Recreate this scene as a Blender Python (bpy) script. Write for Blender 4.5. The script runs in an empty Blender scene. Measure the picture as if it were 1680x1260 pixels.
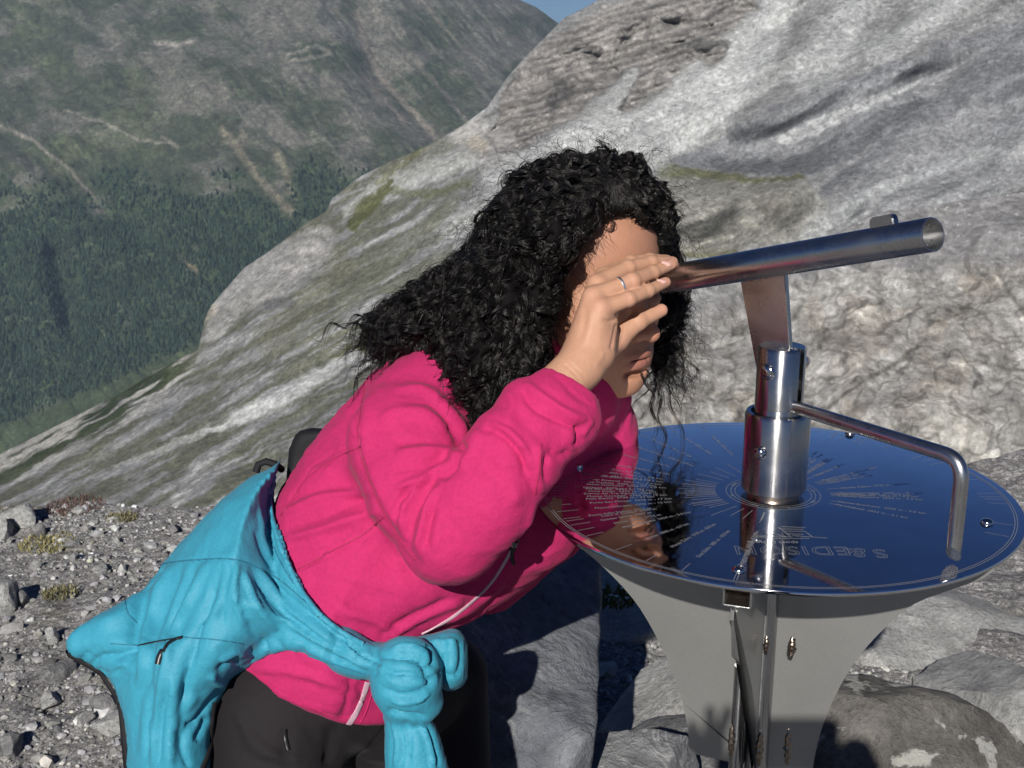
import bpy, bmesh, math, random
import numpy as np
from mathutils import Vector, Matrix
from mathutils.bvhtree import BVHTree

sc = bpy.context.scene
R = math.radians
# ---------------------------------------------------------------- camera
FPX = 2200.0; CX, CY = 840.0, 630.0; PITCH = R(14.6); CAMH = 1.56
cam_d = bpy.data.cameras.new("camera"); cam = bpy.data.objects.new("camera", cam_d)
sc.collection.objects.link(cam); sc.camera = cam
cam.location = (0, 0, CAMH); cam.rotation_euler = (R(90) - PITCH, 0, 0)
cam_d.sensor_width = 36; cam_d.lens = 36 * FPX / 1680
cam_d.clip_start = 0.05; cam_d.clip_end = 30000
cam_d.dof.use_dof = True; cam_d.dof.focus_distance = 1.62; cam_d.dof.aperture_fstop = 30.0
# ---------------------------------------------------------------- sky and sun
SUN_EL, SUN_AZ = 28.0, 11.8          # light travels towards +Y turned SUN_AZ to the right, SUN_EL down
w = bpy.data.worlds.new("World"); sc.world = w; w.use_nodes = True
nt = w.node_tree; nt.nodes.clear()
sky = nt.nodes.new('ShaderNodeTexSky'); sky.sky_type = 'NISHITA'; sky.sun_disc = False
sky.sun_elevation = R(SUN_EL); sky.sun_rotation = R(180 + SUN_AZ); sky.altitude = 2900
sky.air_density = 1.0; sky.dust_density = 0.3; sky.ozone_density = 2.5
bg = nt.nodes.new('ShaderNodeBackground'); bg.inputs['Strength'].default_value = 0.036
wo = nt.nodes.new('ShaderNodeOutputWorld')
tintn = nt.nodes.new('ShaderNodeMix'); tintn.data_type = 'RGBA'; tintn.blend_type = 'MULTIPLY'; tintn.inputs[0].default_value = 1
tintn.inputs[7].default_value = (.40, .60, 1.0, 1); nt.links.new(sky.outputs[0], tintn.inputs[6]); nt.links.new(tintn.outputs[2], bg.inputs[0]); nt.links.new(bg.outputs[0], wo.inputs[0])
sd = bpy.data.lights.new("sun", 'SUN'); sd.energy = 5.0; sd.angle = R(0.5); sd.color = (1.0, 0.955, 0.89)
so = bpy.data.objects.new("sun", sd); sc.collection.objects.link(so)
sun_dir = Vector((math.sin(R(SUN_AZ)) * math.cos(R(SUN_EL)), math.cos(R(SUN_AZ)) * math.cos(R(SUN_EL)), -math.sin(R(SUN_EL))))
so.rotation_euler = sun_dir.to_track_quat('-Z', 'Y').to_euler(); so.location = (-2, -4, 6)
sc.view_settings.view_transform = 'Standard'; sc.view_settings.look = 'None'
sc.view_settings.exposure = 0.22; sc.view_settings.gamma = 1.0
try:
    sc.cycles.max_bounces = 8; sc.cycles.volume_bounces = 0; sc.cycles.use_denoising = True
except Exception: pass

# ---------------------------------------------------------------- helpers
CAM = np.array([0, 0, CAMH]); XA = np.array([1., 0, 0])
DN = np.array([0, -math.sin(PITCH), -math.cos(PITCH)]); FW = np.array([0, math.cos(PITCH), -math.sin(PITCH)])
def P(x, y, d):
    """world point seen at photo pixel (x, y), d metres along the viewing axis"""
    x = np.asarray(x, float); y = np.asarray(y, float); d = np.asarray(d, float)
    return CAM + d[..., None] * (((x - CX) / FPX)[..., None] * XA + ((y - CY) / FPX)[..., None] * DN + FW)
def proj(v):
    v = np.asarray(v, float) - CAM; z = v @ FW
    return CX + FPX * (v @ XA) / z, CY + FPX * (v @ DN) / z, z

_prng = np.random.RandomState(7)
_perm = _prng.permutation(256); _perm = np.concatenate([_perm, _perm, _perm])
_grad = _prng.normal(size=(256, 3)); _grad /= np.linalg.norm(_grad, axis=1)[:, None]
def perlin(p):
    p = np.asarray(p, float); i = np.floor(p).astype(int); f = p - i; i &= 255
    u = f * f * f * (f * (f * 6 - 15) + 10)
    def g(a, b, c):
        h = _perm[_perm[_perm[i[:, 0] + a] + i[:, 1] + b] + i[:, 2] + c]
        q = _grad[h]
        return q[:, 0] * (f[:, 0] - a) + q[:, 1] * (f[:, 1] - b) + q[:, 2] * (f[:, 2] - c)
    x0 = g(0, 0, 0) * (1 - u[:, 0]) + g(1, 0, 0) * u[:, 0]; x1 = g(0, 1, 0) * (1 - u[:, 0]) + g(1, 1, 0) * u[:, 0]
    x2 = g(0, 0, 1) * (1 - u[:, 0]) + g(1, 0, 1) * u[:, 0]; x3 = g(0, 1, 1) * (1 - u[:, 0]) + g(1, 1, 1) * u[:, 0]
    y0 = x0 * (1 - u[:, 1]) + x1 * u[:, 1]; y1 = x2 * (1 - u[:, 1]) + x3 * u[:, 1]
    return 1.6 * (y0 * (1 - u[:, 2]) + y1 * u[:, 2])
def fbm(p, o=5, gain=.5, lac=2.03, ridge=False):
    p = np.asarray(p, float); s = np.zeros(len(p)); a = 1.; t = 0.
    for k in range(o):
        n = perlin(p + 17.3 * k)
        if ridge: n = 1 - 2 * np.abs(n)
        s += a * n; t += a; a *= gain; p = p * lac
    return s / t
def sstep(a, b, x):
    t = np.clip((x - a) / (b - a), 0, 1); return t * t * (3 - 2 * t)
def pl_dist(x, y, pts):
    """distance in px to a polyline, and the fraction along it"""
    best = np.full(x.shape, 1e9); fr = np.zeros(x.shape); n = len(pts) - 1
    for k in range(n):
        (ax, ay), (bx, by) = pts[k][:2], pts[k + 1][:2]
        dx, dy = bx - ax, by - ay; L = dx * dx + dy * dy + 1e-9
        t = np.clip(((x - ax) * dx + (y - ay) * dy) / L, 0, 1)
        d = np.hypot(x - ax - t * dx, y - ay - t * dy); m = d < best
        best = np.where(m, d, best); fr = np.where(m, (k + t) / n, fr)
    return best, fr
def catmull(pts, n):
    pts = np.asarray(pts, float); m = len(pts)
    t = np.linspace(0, m - 1, n); i = np.minimum(t.astype(int), m - 2); f = (t - i)[:, None]
    g = lambda k: pts[np.clip(k, 0, m - 1)]
    p0, p1, p2, p3 = g(i - 1), g(i), g(i + 1), g(i + 2)
    return .5 * (2 * p1 + (p2 - p0) * f + (2 * p0 - 5 * p1 + 4 * p2 - p3) * f ** 2 + (3 * p1 - p0 - 3 * p2 + p3) * f ** 3)

class Map2:
    """signed distance (px, inside positive) to a smooth closed outline"""
    def __init__(s, pts, n=220, step=3., pad=60, smooth=True, grow=0):
        pts = np.array(pts, float)
        if smooth:
            m = len(pts); cc = catmull(np.concatenate([pts[-2:], pts, pts[:3]]), int(n * (m + 4) / m) + 1)
            t = np.linspace(0, m + 4, len(cc)); cc = cc[(t >= 2) & (t < m + 2)]
        else: cc = pts
        s.p = cc; s.lo = cc.min(0) - pad; s.st = step; nx, ny = np.ceil((cc.max(0) + pad - s.lo) / step).astype(int) + 2
        X, Y = np.meshgrid(s.lo[0] + step * np.arange(nx), s.lo[1] + step * np.arange(ny), indexing='ij'); x, y = X.ravel(), Y.ravel()
        cl = np.concatenate([cc, cc[:1]]); d, _ = pl_dist(x, y, cl.tolist())
        ins = np.zeros(x.shape, bool)
        for (ax, ay), (bx, by) in zip(cl[:-1], cl[1:]):
            c = ((ay > y) != (by > y)); ins ^= c & (x < (bx - ax) * (y - ay) / (by - ay + 1e-12) + ax)
        s.g = np.where(ins, d, -d).reshape(nx, ny) + grow
    def __call__(s, x, y):
        u = (x - s.lo[0]) / s.st; v = (y - s.lo[1]) / s.st; nx, ny = s.g.shape
        ex = np.maximum(0, np.maximum(-u, u - nx + 1.01)) * s.st; ey = np.maximum(0, np.maximum(-v, v - ny + 1.01)) * s.st
        u = np.clip(u, 0, nx - 1.01); v = np.clip(v, 0, ny - 1.01); i = u.astype(int); j = v.astype(int); f = u - i; g = v - j
        return (s.g[i, j] * (1 - f) * (1 - g) + s.g[i + 1, j] * f * (1 - g) + s.g[i, j + 1] * (1 - f) * g + s.g[i + 1, j + 1] * f * g) - np.hypot(ex, ey)
def mesh_obj(name, verts, faces, mat, parent=None, smooth=True, col=None):
    """verts (N,3) array, faces: (M,k) array or list of lists"""
    me = bpy.data.meshes.new(name)
    verts = np.asarray(verts, np.float32)
    if isinstance(faces, np.ndarray):
        me.vertices.add(len(verts)); me.vertices.foreach_set('co', verts.ravel())
        k = faces.shape[1]; me.loops.add(faces.size); me.loops.foreach_set('vertex_index', faces.astype(np.int32).ravel())
        me.polygons.add(len(faces)); me.polygons.foreach_set('loop_start', np.arange(0, faces.size, k, dtype=np.int32))
        me.update(calc_edges=True)
    else:
        me.from_pydata(verts.tolist(), [], faces)
    me.polygons.foreach_set('use_smooth', np.full(len(me.polygons), smooth)); me.update()
    if col is not None:
        a = me.color_attributes.new('Col', 'FLOAT_COLOR', 'POINT')
        c = np.ones((len(verts), 4), np.float32); c[:, :3] = col; a.data.foreach_set('color', c.ravel())
    if mat is not None: me.materials.append(mat)
    o = bpy.data.objects.new(name, me); sc.collection.objects.link(o)
    if parent is not None: o.parent = parent
    return o
def from_bm(name, bm, mat, parent=None, smooth=True, angle=None):
    me = bpy.data.meshes.new(name); bmesh.ops.recalc_face_normals(bm, faces=bm.faces[:])
    for f in bm.faces: f.smooth = smooth
    if smooth:
        for e in bm.edges:
            if len(e.link_faces) == 2 and e.calc_face_angle(0) > (angle or R(35)): e.smooth = False
    bm.to_mesh(me); bm.free()
    if mat is not None: me.materials.append(mat)
    o = bpy.data.objects.new(name, me); sc.collection.objects.link(o)
    if parent is not None: o.parent = parent
    return o
def empty(name, loc=(0, 0, 0)):
    o = bpy.data.objects.new(name, None); sc.collection.objects.link(o); o.location = loc; o.empty_display_size = .1
    return o
def tag(o, label=None, cat=None, group=None, kind=None):
    if label: o['label'] = label
    if cat: o['category'] = cat
    if group: o['group'] = group
    if kind: o['kind'] = kind
    return o

# ---- materials
class NT:
    def __init__(s, name):
        s.m = bpy.data.materials.new(name); s.m.use_nodes = True; s.t = s.m.node_tree; s.t.nodes.clear()
        s.out = s.n('ShaderNodeOutputMaterial'); s.b = s.n('ShaderNodeBsdfPrincipled'); s.l(s.b.outputs[0], s.out.inputs[0])
    def n(s, t, **k):
        o = s.t.nodes.new(t)
        for a, v in k.items():
            if a.startswith('i_'):
                key = a[2:]; o.inputs[int(key) if key.isdigit() else key.replace('_', ' ')].default_value = v
            else: setattr(o, a, v)
        return o
    def l(s, a, b): s.t.links.new(a, b)
    def tex(s): return s.n('ShaderNodeTexCoord').outputs['Object']
    def noise(s, scale, det=6, rough=.6, vec=None, dist=0):
        o = s.n('ShaderNodeTexNoise'); o.inputs['Scale'].default_value = scale; o.inputs['Detail'].default_value = det
        o.inputs['Roughness'].default_value = rough; o.inputs['Distortion'].default_value = dist
        s.l(vec if vec is not None else s.tex(), o.inputs['Vector']); return o.outputs['Fac']
    def ramp(s, fac, stops):
        o = s.n('ShaderNodeValToRGB'); e = o.color_ramp.elements
        while len(e) < len(stops): e.new(.5)
        for k, (p, c) in enumerate(stops):
            e[k].position = p; e[k].color = (*c, 1) if len(c) == 3 else c
        s.l(fac, o.inputs[0]); return o.outputs[0]
    def mix(s, fac, a, b, mode='MIX'):
        o = s.n('ShaderNodeMix'); o.data_type = 'RGBA'; o.blend_type = mode
        for inp, v in ((0, fac), (6, a), (7, b)):
            if isinstance(v, bpy.types.NodeSocket): s.l(v, o.inputs[inp])
            else: o.inputs[inp].default_value = v if inp == 0 else (*v, 1)
        return o.outputs[2]
    def bump(s, h, strength=.5, dist=.01, nrm=None):
        o = s.n('ShaderNodeBump'); o.inputs['Strength'].default_value = strength; o.inputs['Distance'].default_value = dist
        s.l(h, o.inputs['Height'])
        if nrm is not None: s.l(nrm, o.inputs['Normal'])
        return o.outputs[0]
    def set(s, **k):
        for a, v in k.items():
            i = s.b.inputs[a.replace('_', ' ')]
            if isinstance(v, bpy.types.NodeSocket): s.l(v, i)
            else: i.default_value = (*v, 1) if isinstance(v, tuple) and len(v) == 3 and len(i.default_value) == 4 else v
        return s
    def attr(s, name='Col'):
        o = s.n('ShaderNodeAttribute'); o.attribute_name = name; return o.outputs['Color']

def terrain_mat(name, scale, lo=.6, hi=1.35, bump=.6, bdist=1.0, scale2=None, cells=None, ck=.22):
    m = NT(name); c = m.attr(); t = m.tex()
    n1 = m.noise(scale, 12, .72, t); n2 = m.noise(scale2 or scale * 6, 8, .75, t)
    k = m.ramp(n1, [(.3, (lo,) * 3), (.7, (hi,) * 3)]); k2 = m.ramp(n2, [(.32, (.62,) * 3), (.5, (1.,) * 3), (.68, (1.38,) * 3)])
    col = m.mix(1, m.mix(1, c, k, 'MULTIPLY'), k2, 'MULTIPLY')
    nrm = m.bump(n2, bump, bdist, m.bump(n1, bump, bdist * 4))
    if cells:      # broken rock: warped cells of two sizes, each with its own tone
        wn = m.n('ShaderNodeTexNoise'); wn.inputs['Scale'].default_value = cells * .7; wn.inputs['Detail'].default_value = 3; m.l(t, wn.inputs['Vector'])
        for k, (cs, a) in enumerate(((cells, ck), (cells * 3.1, ck * 1.2))):
            wv = m.n('ShaderNodeVectorMath', operation='SCALE'); m.l(wn.outputs['Color'], wv.inputs[0]); wv.inputs['Scale'].default_value = 1.1 / cells
            ad = m.n('ShaderNodeVectorMath', operation='ADD'); m.l(t, ad.inputs[0]); m.l(wv.outputs[0], ad.inputs[1])
            vo = m.n('ShaderNodeTexVoronoi'); vo.inputs['Scale'].default_value = cs; m.l(ad.outputs[0], vo.inputs['Vector'])
            sp = m.n('ShaderNodeSeparateColor'); m.l(vo.outputs['Color'], sp.inputs[0])
            col = m.mix(1, col, m.ramp(sp.outputs[0], [(0, (1 - a * 1.2,) * 3), (.5, (1.,) * 3), (.9, (1 + a,) * 3), (1, (1 + a * 2.2,) * 3)]), 'MULTIPLY')
            nrm = m.bump(sp.outputs[1], .35, bdist * (1.2 if k == 0 else .5), nrm)
    m.set(Base_Color=col, Roughness=.95, Specular_IOR_Level=.15, Normal=nrm)
    return m.m
# ================================================================ TERRAIN
def interp(pts):
    xs = [p[0] for p in pts]; ys = [p[1] for p in pts]
    return lambda x: np.interp(x, xs, ys)
def sheet(name, x0, x1, top, bot, dtop, dbot, nx, ny, fn, mat, back=.25, sag=.3, ref=None):
    """an inclined slope: rows run from its foot (t=0) to its crest (t=1), 1/depth linear as on a plane"""
    X = np.linspace(x0, x1, nx); T = np.linspace(0, 1, ny)
    xx, tt = np.meshgrid(X, T); x = xx.ravel(); t = tt.ravel()
    sm = lambda f: (lambda q: sum(f(q + o) for o in np.linspace(-150, 150, 11)) / 11) if callable(f) else f
    dtop, dbot, ref = sm(dtop), sm(dbot), sm(ref)
    top, bot, dtop, dbot = [f(x) if callable(f) else np.full(x.shape, float(f)) for f in (top, bot, dtop, dbot)]
    y = bot + (top - bot) * t if ref is None else bot + (ref(x) - bot) * t + (top - ref(x)) * t ** 7; q = t if ref is None else (y - bot) / (ref(x) - bot); d = 1 / ((1 - q) / dbot + q / dtop)
    col, rel = fn(x, y, t, d)
    d = d * (1 + rel * np.minimum(1, (1 - t) * 14 + .15))
    v = P(x, y, d).reshape(ny, nx, 3)
    # the far side of the crest
    last = v[-1]; out = last - CAM; out[:, 2] = 0
    b1 = last + out * back * .3 - np.array([0, 0, 1]) * np.linalg.norm(out, axis=1)[:, None] * back * .3 * sag
    b2 = last + out * back - np.array([0, 0, 1]) * np.linalg.norm(out, axis=1)[:, None] * back * 3 * sag
    v = np.concatenate([v, b1[None], b2[None]]); col = col.reshape(ny, nx, 3); col = np.concatenate([col, col[-1:], col[-1:]])
    ny2 = ny + 2; idx = np.arange(ny2 * nx).reshape(ny2, nx)
    f = np.stack([idx[:-1, :-1], idx[:-1, 1:], idx[1:, 1:], idx[1:, :-1]], -1).reshape(-1, 4)
    o = mesh_obj(name, v.reshape(-1, 3), f, mat, col=col.reshape(-1, 3)); o['kind'] = 'structure'
    return o
def lerpc(a, b, k): return a * (1 - k[:, None]) + np.array(b) * k[:, None]
def n2(x, y, sx, sy, o=5, z=0., ridge=False): return fbm(np.c_[x / sx, y / sy, np.full(x.shape, z)], o, .55, ridge=ridge)
def rot(x, y, deg): c, s = math.cos(R(deg)), math.sin(R(deg)); return x * c + y * s, -x * s + y * c

# ---- far mountain across the valley
forest_dens = {}
def forest_mask(x, y):
    wx = x + 40 * n2(x, y, 90, 60, 4, 3.); wy = y + 75 * n2(x, y, 80, 46, 6, 9.)
    edge = np.interp(wx, [-400, 0, 90, 200, 330, 400, 440, 520, 700, 800, 1000], [330, 330, 300, 262, 300, 285, 262, 268, 262, 215, 150])
    m = sstep(-12, 26, wy - edge)
    m = np.maximum(m * .95, .75 * sstep(8, 24, wy - (300 + .1 * wx)))
    gaps = sstep(.12, .38, n2(wx, wy, 75, 45, 5, 21.))          # clearings
    g2 = sstep(0, 1, (230 - x) / 250)                            # more open towards the left
    m = m * (1 - gaps * (.25 + .65 * g2))
    m *= 1 - sstep(0, 1, 1 - pl_dist(wx, wy, [(0, 215), (130, 300), (165, 335)])[0] / 26) * .9
    for pts, wd in ((([(365, 225), (415, 280), (470, 345)]), 20), (([(470, 260), (465, 300)]), 22), (([(310, 430), (330, 445)]), 14)):
        m *= 1 - sstep(0, 1, 1.3 - pl_dist(wx, wy, pts)[0] / wd)
    valley = sstep(-10, 10, y - (700 - (x) * .42))                # meadow on the valley floor
    return np.clip(m * (1 - valley), 0, 1)
def far_fn(x, y, t, d):
    N = len(x)
    xr, yr = rot(x, y, 50); xr2, yr2 = rot(x, y, 30)
    base = np.tile(np.array([.048, .057, .036]), (N, 1))
    grey = sstep(-.12, .3, n2(x, y, 110, 60, 7, 1.) * 1.2 + .34 * sstep(260, 0, y) * sstep(60, 500, x) - .05)
    c = lerpc(base, (.125, .117, .102), grey * .8)
    st = sstep(.08, .42, n2(xr, yr, 120, 11, 5, 4.)); c = lerpc(c, (.22, .20, .18), st * .4 * sstep(330, 120, y) * sstep(300, 600, x))
    st = sstep(.15, .5, n2(xr2, yr2, 60, 22, 5, 6.)); c = lerpc(c, (.19, .185, .165), st * .3 * sstep(300, 60, y))
    c = lerpc(c, (.075, .09, .048), sstep(.05, .35, n2(x, y, 160, 90, 4, 8.)) * sstep(450, 100, x) * .7)
    wx = x + 6 * n2(x, y, 22, 22, 4, 2.); wy = y + 6 * n2(x, y, 22, 22, 4, 5.)
    for pts, wd, cc, k in (([(585, 20), (600, 80), (625, 130), (655, 160), (690, 195), (714, 228)], 6, (.24, .20, .17), .8),
                           ([(535, 0), (530, 30), (575, 60)], 14, (.07, .07, .07), .8), ([(640, 60), (700, 120), (760, 190)], 3, (.2, .17, .15), .7),
                           ([(690, 0), (740, 60), (790, 110)], 4, (.2, .17, .15), .6), ([(600, 130), (640, 175), (665, 200)], 4, (.24, .2, .17), .7),
                           ([(0, 205), (60, 235), (110, 275), (160, 328)], 4, (.26, .23, .2), .8), ([(105, 180), (180, 205), (230, 230), (285, 235)], 3, (.3, .27, .24), .6),
                           ([(365, 213), (395, 250), (430, 300), (480, 350)], 9, (.21, .175, .13), .7), ([(395, 215), (400, 235)], 6, (.21, .175, .13), .5), ([(455, 250), (470, 290), (485, 330)], 9, (.26, .22, .15), .5),
                           ([(255, 70), (290, 75), (320, 66)], 5, (.36, .33, .3), .7), ([(470, 90), (520, 75), (545, 90), (480, 98)], 4, (.3, .28, .25), .6),
                           ([(310, 430), (330, 445)], 8, (.24, .19, .11), .8), ([(60, 478), (80, 492)], 6, (.26, .2, .14), .7), ([(100, 390), (120, 420)], 8, (.22, .19, .13), .6),
                           ([(0, 345), (60, 330), (100, 270)], 3, (.16, .15, .12), .5), ([(265, 225), (290, 240)], 4, (.3, .27, .22), .6)):
        dd, fr = pl_dist(wx, wy, pts)
        c = lerpc(c, cc, np.clip(1.2 - dd / wd, 0, 1) * k * (.65 + .5 * n2(x, y, 9, 9, 3, 7.)))
    fm = forest_mask(x, y)
    c = lerpc(c, (.035, .056, .026), fm * .8)
    c = lerpc(c, (.05, .065, .032), sstep(-8, 8, y - (700 - x * .42)))
    rel = .035 * n2(x, y, 260, 200, 3, 11.) + .006 * n2(xr, yr, 130, 40, 3, 12., True)
    rel -= .02 * np.exp(-(pl_dist(x, y, [(585, 0), (625, 130), (714, 228)])[0] / 30) ** 2) * -1
    rel += .035 * np.exp(-(pl_dist(wx, wy, [(90, 420), (105, 470), (118, 540)])[0] / 22) ** 2)
    rel += .02 * np.exp(-(pl_dist(wx, wy, [(0, 205), (130, 300), (250, 420)])[0] / 26) ** 2)
    c = c * (1 + .25 * n2(x, y, 8, 5, 3, 255.) + .18 * n2(x, y, 20, 12, 4, 256.))[:, None]
    return np.clip(c, .01, 1), rel
far_top = interp([(-500, -150), (300, -120), (600, -90), (760, -50), (845, -4), (880, 12), (910, 34), (1000, 90), (1150, 190)])
far_bot = interp([(-500, 960), (0, 800), (400, 600), (800, 330), (1150, 240)])
far_m = terrain_mat('far_slope', .012, .75, 1.25, .5, 6, .07, .05, .16)
far = sheet('far_mountain', -420, 1150, far_top, far_bot, interp([(-500, 5200), (600, 4600), (900, 5200), (1150, 5600)]), interp([(-500, 3300), (400, 3300), (1150, 4200)]), 820, 560, far_fn, far_m)
far_l = sheet('far_mountain', -3200, -418, interp([(-3200, -420), (-1800, -260), (-500, -150)]), interp([(-3200, 1500), (-500, 960)]), interp([(-3200, 4200), (-500, 5200)]), interp([(-3200, 2600), (-500, 3300)]), 300, 200, far_fn, far_m)
# the wood on it: thousands of small conifers
def forest():
    rs = np.random.RandomState(5); n = 150000
    x = rs.uniform(-300, 960, n); y = rs.uniform(150, 780, n)
    k = forest_mask(x, y); cl2 = fbm(np.c_[x / 26, y / 18, 0 * x], 4); keep = rs.rand(n) < k ** 1.6 * (.25 + .75 * sstep(220, 450, y)) * np.clip(.85 + 1.6 * cl2, .12, 1); x = x[keep]; y = y[keep]
    me = far.data; nv = len(me.vertices); co = np.empty(nv * 3, np.float32); me.vertices.foreach_get('co', co); co = co.reshape(-1, 3)
    nx, ny = 820, 560; T = co[:nx * ny].reshape(ny, nx, 3)
    X = (x + 420) / 1570 * (nx - 1); b = far_bot(x); tp = far_top(x); t = (y - b) / (tp - b); ok = (t > 0) & (t < .98)
    X = X[ok]; t = t[ok] * (ny - 1); i = t.astype(int); j = X.astype(int)
    base = T[i, j] + rs.normal(0, 2.5, (len(i), 3)) * [1, 1, 0]
    n = len(base); h = rs.lognormal(2.25, .3, n) * (1 + .25 * rs.randn(n)).clip(.5, 1.5); r = h * rs.uniform(.2, .3, n)
    ang = np.arange(5) * 2 * math.pi / 5
    ring = np.stack([np.cos(ang), np.sin(ang), 0 * ang], -1)
    v = np.zeros((n, 11, 3))
    v[:, :5] = base[:, None] + ring[None] * r[:, None, None] + [0, 0, 1] * h[:, None, None] * .08
    v[:, 5:10] = base[:, None] + ring[None] * r[:, None, None] * .62 + [0, 0, 1] * h[:, None, None] * .5
    v[:, 10] = base + [0, 0, 1] * h[:, None]
    q = [[a, (a + 1) % 5, 5 + (a + 1) % 5] for a in range(5)] + [[a, 5 + (a + 1) % 5, 5 + a] for a in range(5)] + [[5 + a, 5 + (a + 1) % 5, 10] for a in range(5)]
    f = (np.array(q)[None] + (np.arange(n) * 11)[:, None, None]).reshape(-1, 3)
    cc = np.array([.018, .030, .021]) * rs.uniform(.45, 1.9, (n, 1)) + np.array([.012, .014, .002]) * (rs.rand(n, 1) < .2); cc = np.repeat(cc, 11, 0)
    m = NT('conifer_wood'); m.set(Base_Color=m.attr(), Roughness=1., Specular_IOR_Level=.1)
    o = mesh_obj('forest', v.reshape(-1, 3), f, m.m, smooth=False, col=cc)
    tag(o, 'dark conifer wood covering the lower half of the far mountainside', 'forest', kind='stuff')
forest()

# ---- the pale scree mountain on this side of the valley
ridge = interp([(-500, 1010), (-200, 880), (0, 745), (110, 690), (190, 650), (260, 607), (326, 572), (331, 545), (338, 518), (348, 500), (400, 440), (436, 416), (500, 368), (536, 346), (545, 325), (590, 290), (640, 265),
                (700, 240), (760, 205), (800, 175), (830, 130), (860, 95), (900, 55), (925, 30), (960, 12), (990, -5), (1100, -60), (1250, -110), (1450, -150), (1680, -200), (2200, -240)])
def mid_fn(x, y, t, d):
    N = len(x); s = y - ridge(x)
    xa, ya = rot(x, y, -30); xs, ys = rot(x, y, -27); xb, yb = rot(x, y, -40)
    wl = sstep(900, 620, x); wx = x + 13 * n2(x, y, 34, 22, 6, 31.); wy = y + 11 * n2(x, y, 34, 22, 6, 33.)
    wx2 = x + 26 * n2(x, y, 90, 60, 4, 35.); wy2 = y + 22 * n2(x, y, 90, 60, 4, 36.)
    sl_ = n2(xa, ya + 10 * n2(x, y, 80, 60, 3, 2.), 170, 15, 6, 1.); sr_ = n2(xs, ys + 20 * n2(x, y, 150, 100, 3, 5.), 300, 12, 6, 3.)
    streak = sl_ * wl + sr_ * (1 - wl); fine = n2(xb, yb, 20, 6, 4, 9.); crag = n2(x, y, 26, 20, 6, 12., True); crag2 = n2(wx2, wy2, 60, 34, 6, 13.)
    g = .25 + .15 * sl_ * wl + .13 * sr_ * (1 - wl) + .05 * n2(xs, ys, 300, 90, 4, 6.) + .035 * fine
    c = np.clip(g, .12, .60)[:, None] * np.array([1.0, .99, .965])
    def mask(pts, wd, soft=.35, warp=1):
        X, Y = (wx, wy) if warp == 1 else (wx2, wy2) if warp == 2 else (x, y)
        dd, fr = pl_dist(X, Y, pts); w_ = wd if np.isscalar(wd) else np.interp(fr, np.linspace(0, 1, len(wd)), wd); return sstep(1 + soft, 1 - soft, dd / w_)
    def patch(pts, wd, cc, k, soft=.35, warp=1):
        nonlocal c
        m = mask(pts, wd, soft, warp) * k; tex = 1 + .22 * streak + .12 * fine
        c = c * (1 - m[:, None]) + np.array(cc) * (tex * m)[:, None] if False else c * (1 - m[:, None]) + (np.array(cc)[None] * tex[:, None]) * m[:, None]
    # left flank: brown-olive turf between pale rubble tongues
    turf = sstep(-.10, .16, -sl_ + .05 + .30 * n2(x, y, 140, 90, 4, 15.)) * wl; c = lerpc(c, (.15, .15, .105), turf * .75)
    pale = sstep(.18, .34, sl_) * wl; c = lerpc(c, (.46, .455, .43), pale * .6)
    # right half: moraine terraces and valley
    patch([(1480, 330), (1560, 250), (1690, 160)], 120, (.27, .27, .272), .7, .5, 2)
    patch([(1100, 262), (1180, 262), (1260, 272), (1340, 258), (1410, 215), (1520, 170), (1690, 100)], [8, 22, 30, 26, 20, 16, 22], (.19, .19, .195), .6, .4, 1)
    patch([(1230, 215), (1290, 185), (1400, 140), (1520, 95), (1690, 45)], [10, 24, 16, 14, 18], (.20, .20, .205), .8, .4, 2)
    patch([(1290, 225), (1350, 196), (1440, 160), (1500, 130)], [9, 17, 14, 6], (.43, .43, .42), .75, .4, 2)
    patch([(1350, 318), (1420, 270), (1500, 205), (1600, 165), (1690, 130)], [9, 13, 15, 12, 14], (.17, .17, .175), .7, .5, 2)
    patch([(1500, 300), (1600, 225), (1690, 190)], [8, 14, 10], (.25, .25, .255), .5, .5, 2)
    patch([(1310, 400), (1400, 330), (1520, 280), (1690, 240)], 11, (.44, .44, .43), .5, .5, 2)
    # hillock under the turf ledge
    patch([(1110, 345), (1200, 340), (1290, 345)], 52, (.30, .292, .265), .75, .3, 2); m = mask([(1110, 345), (1200, 340), (1290, 345)], 55, .3, 2); c = c * (1 + (.35 * crag2 * m))[:, None]
    patch([(1090, 282), (1150, 286), (1230, 296), (1315, 292)], [12, 9, 6, 4], (.155, .155, .09), .9, .4); patch([(1150, 300), (1200, 305)], 12, (.20, .195, .135), .5)
    patch([(1265, 345), (1285, 330), (1262, 360)], 14, (.20, .185, .155), .6); patch([(1120, 412), (1160, 415), (1205, 412)], [10, 10, 4], (.16, .155, .095), .85)
    # scree fans
    F_ = (.44, .44, .425)
    patch([(1290, -40), (1225, 60), (1150, 150), (1040, 235), (940, 300)], [40, 58, 66, 60, 40], F_, .85, .3); patch([(1040, 120), (985, 190), (905, 250), (800, 290)], [10, 26, 26, 14], (.44, .44, .425), .75, .4); patch([(980, 300), (860, 330), (760, 380)], 30, (.42, .42, .405), .6, .5, 2)
    patch([(760, 262), (690, 285), (620, 318), (570, 350)], [16, 20, 15, 8], (.44, .435, .41), .6, .5); patch([(1420, -30), (1380, 60), (1330, 120)], 34, (.45, .45, .44), .5, .5, 2); patch([(1600, -30), (1500, 40), (1440, 80)], 26, (.45, .45, .44), .5, .5, 2)
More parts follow.
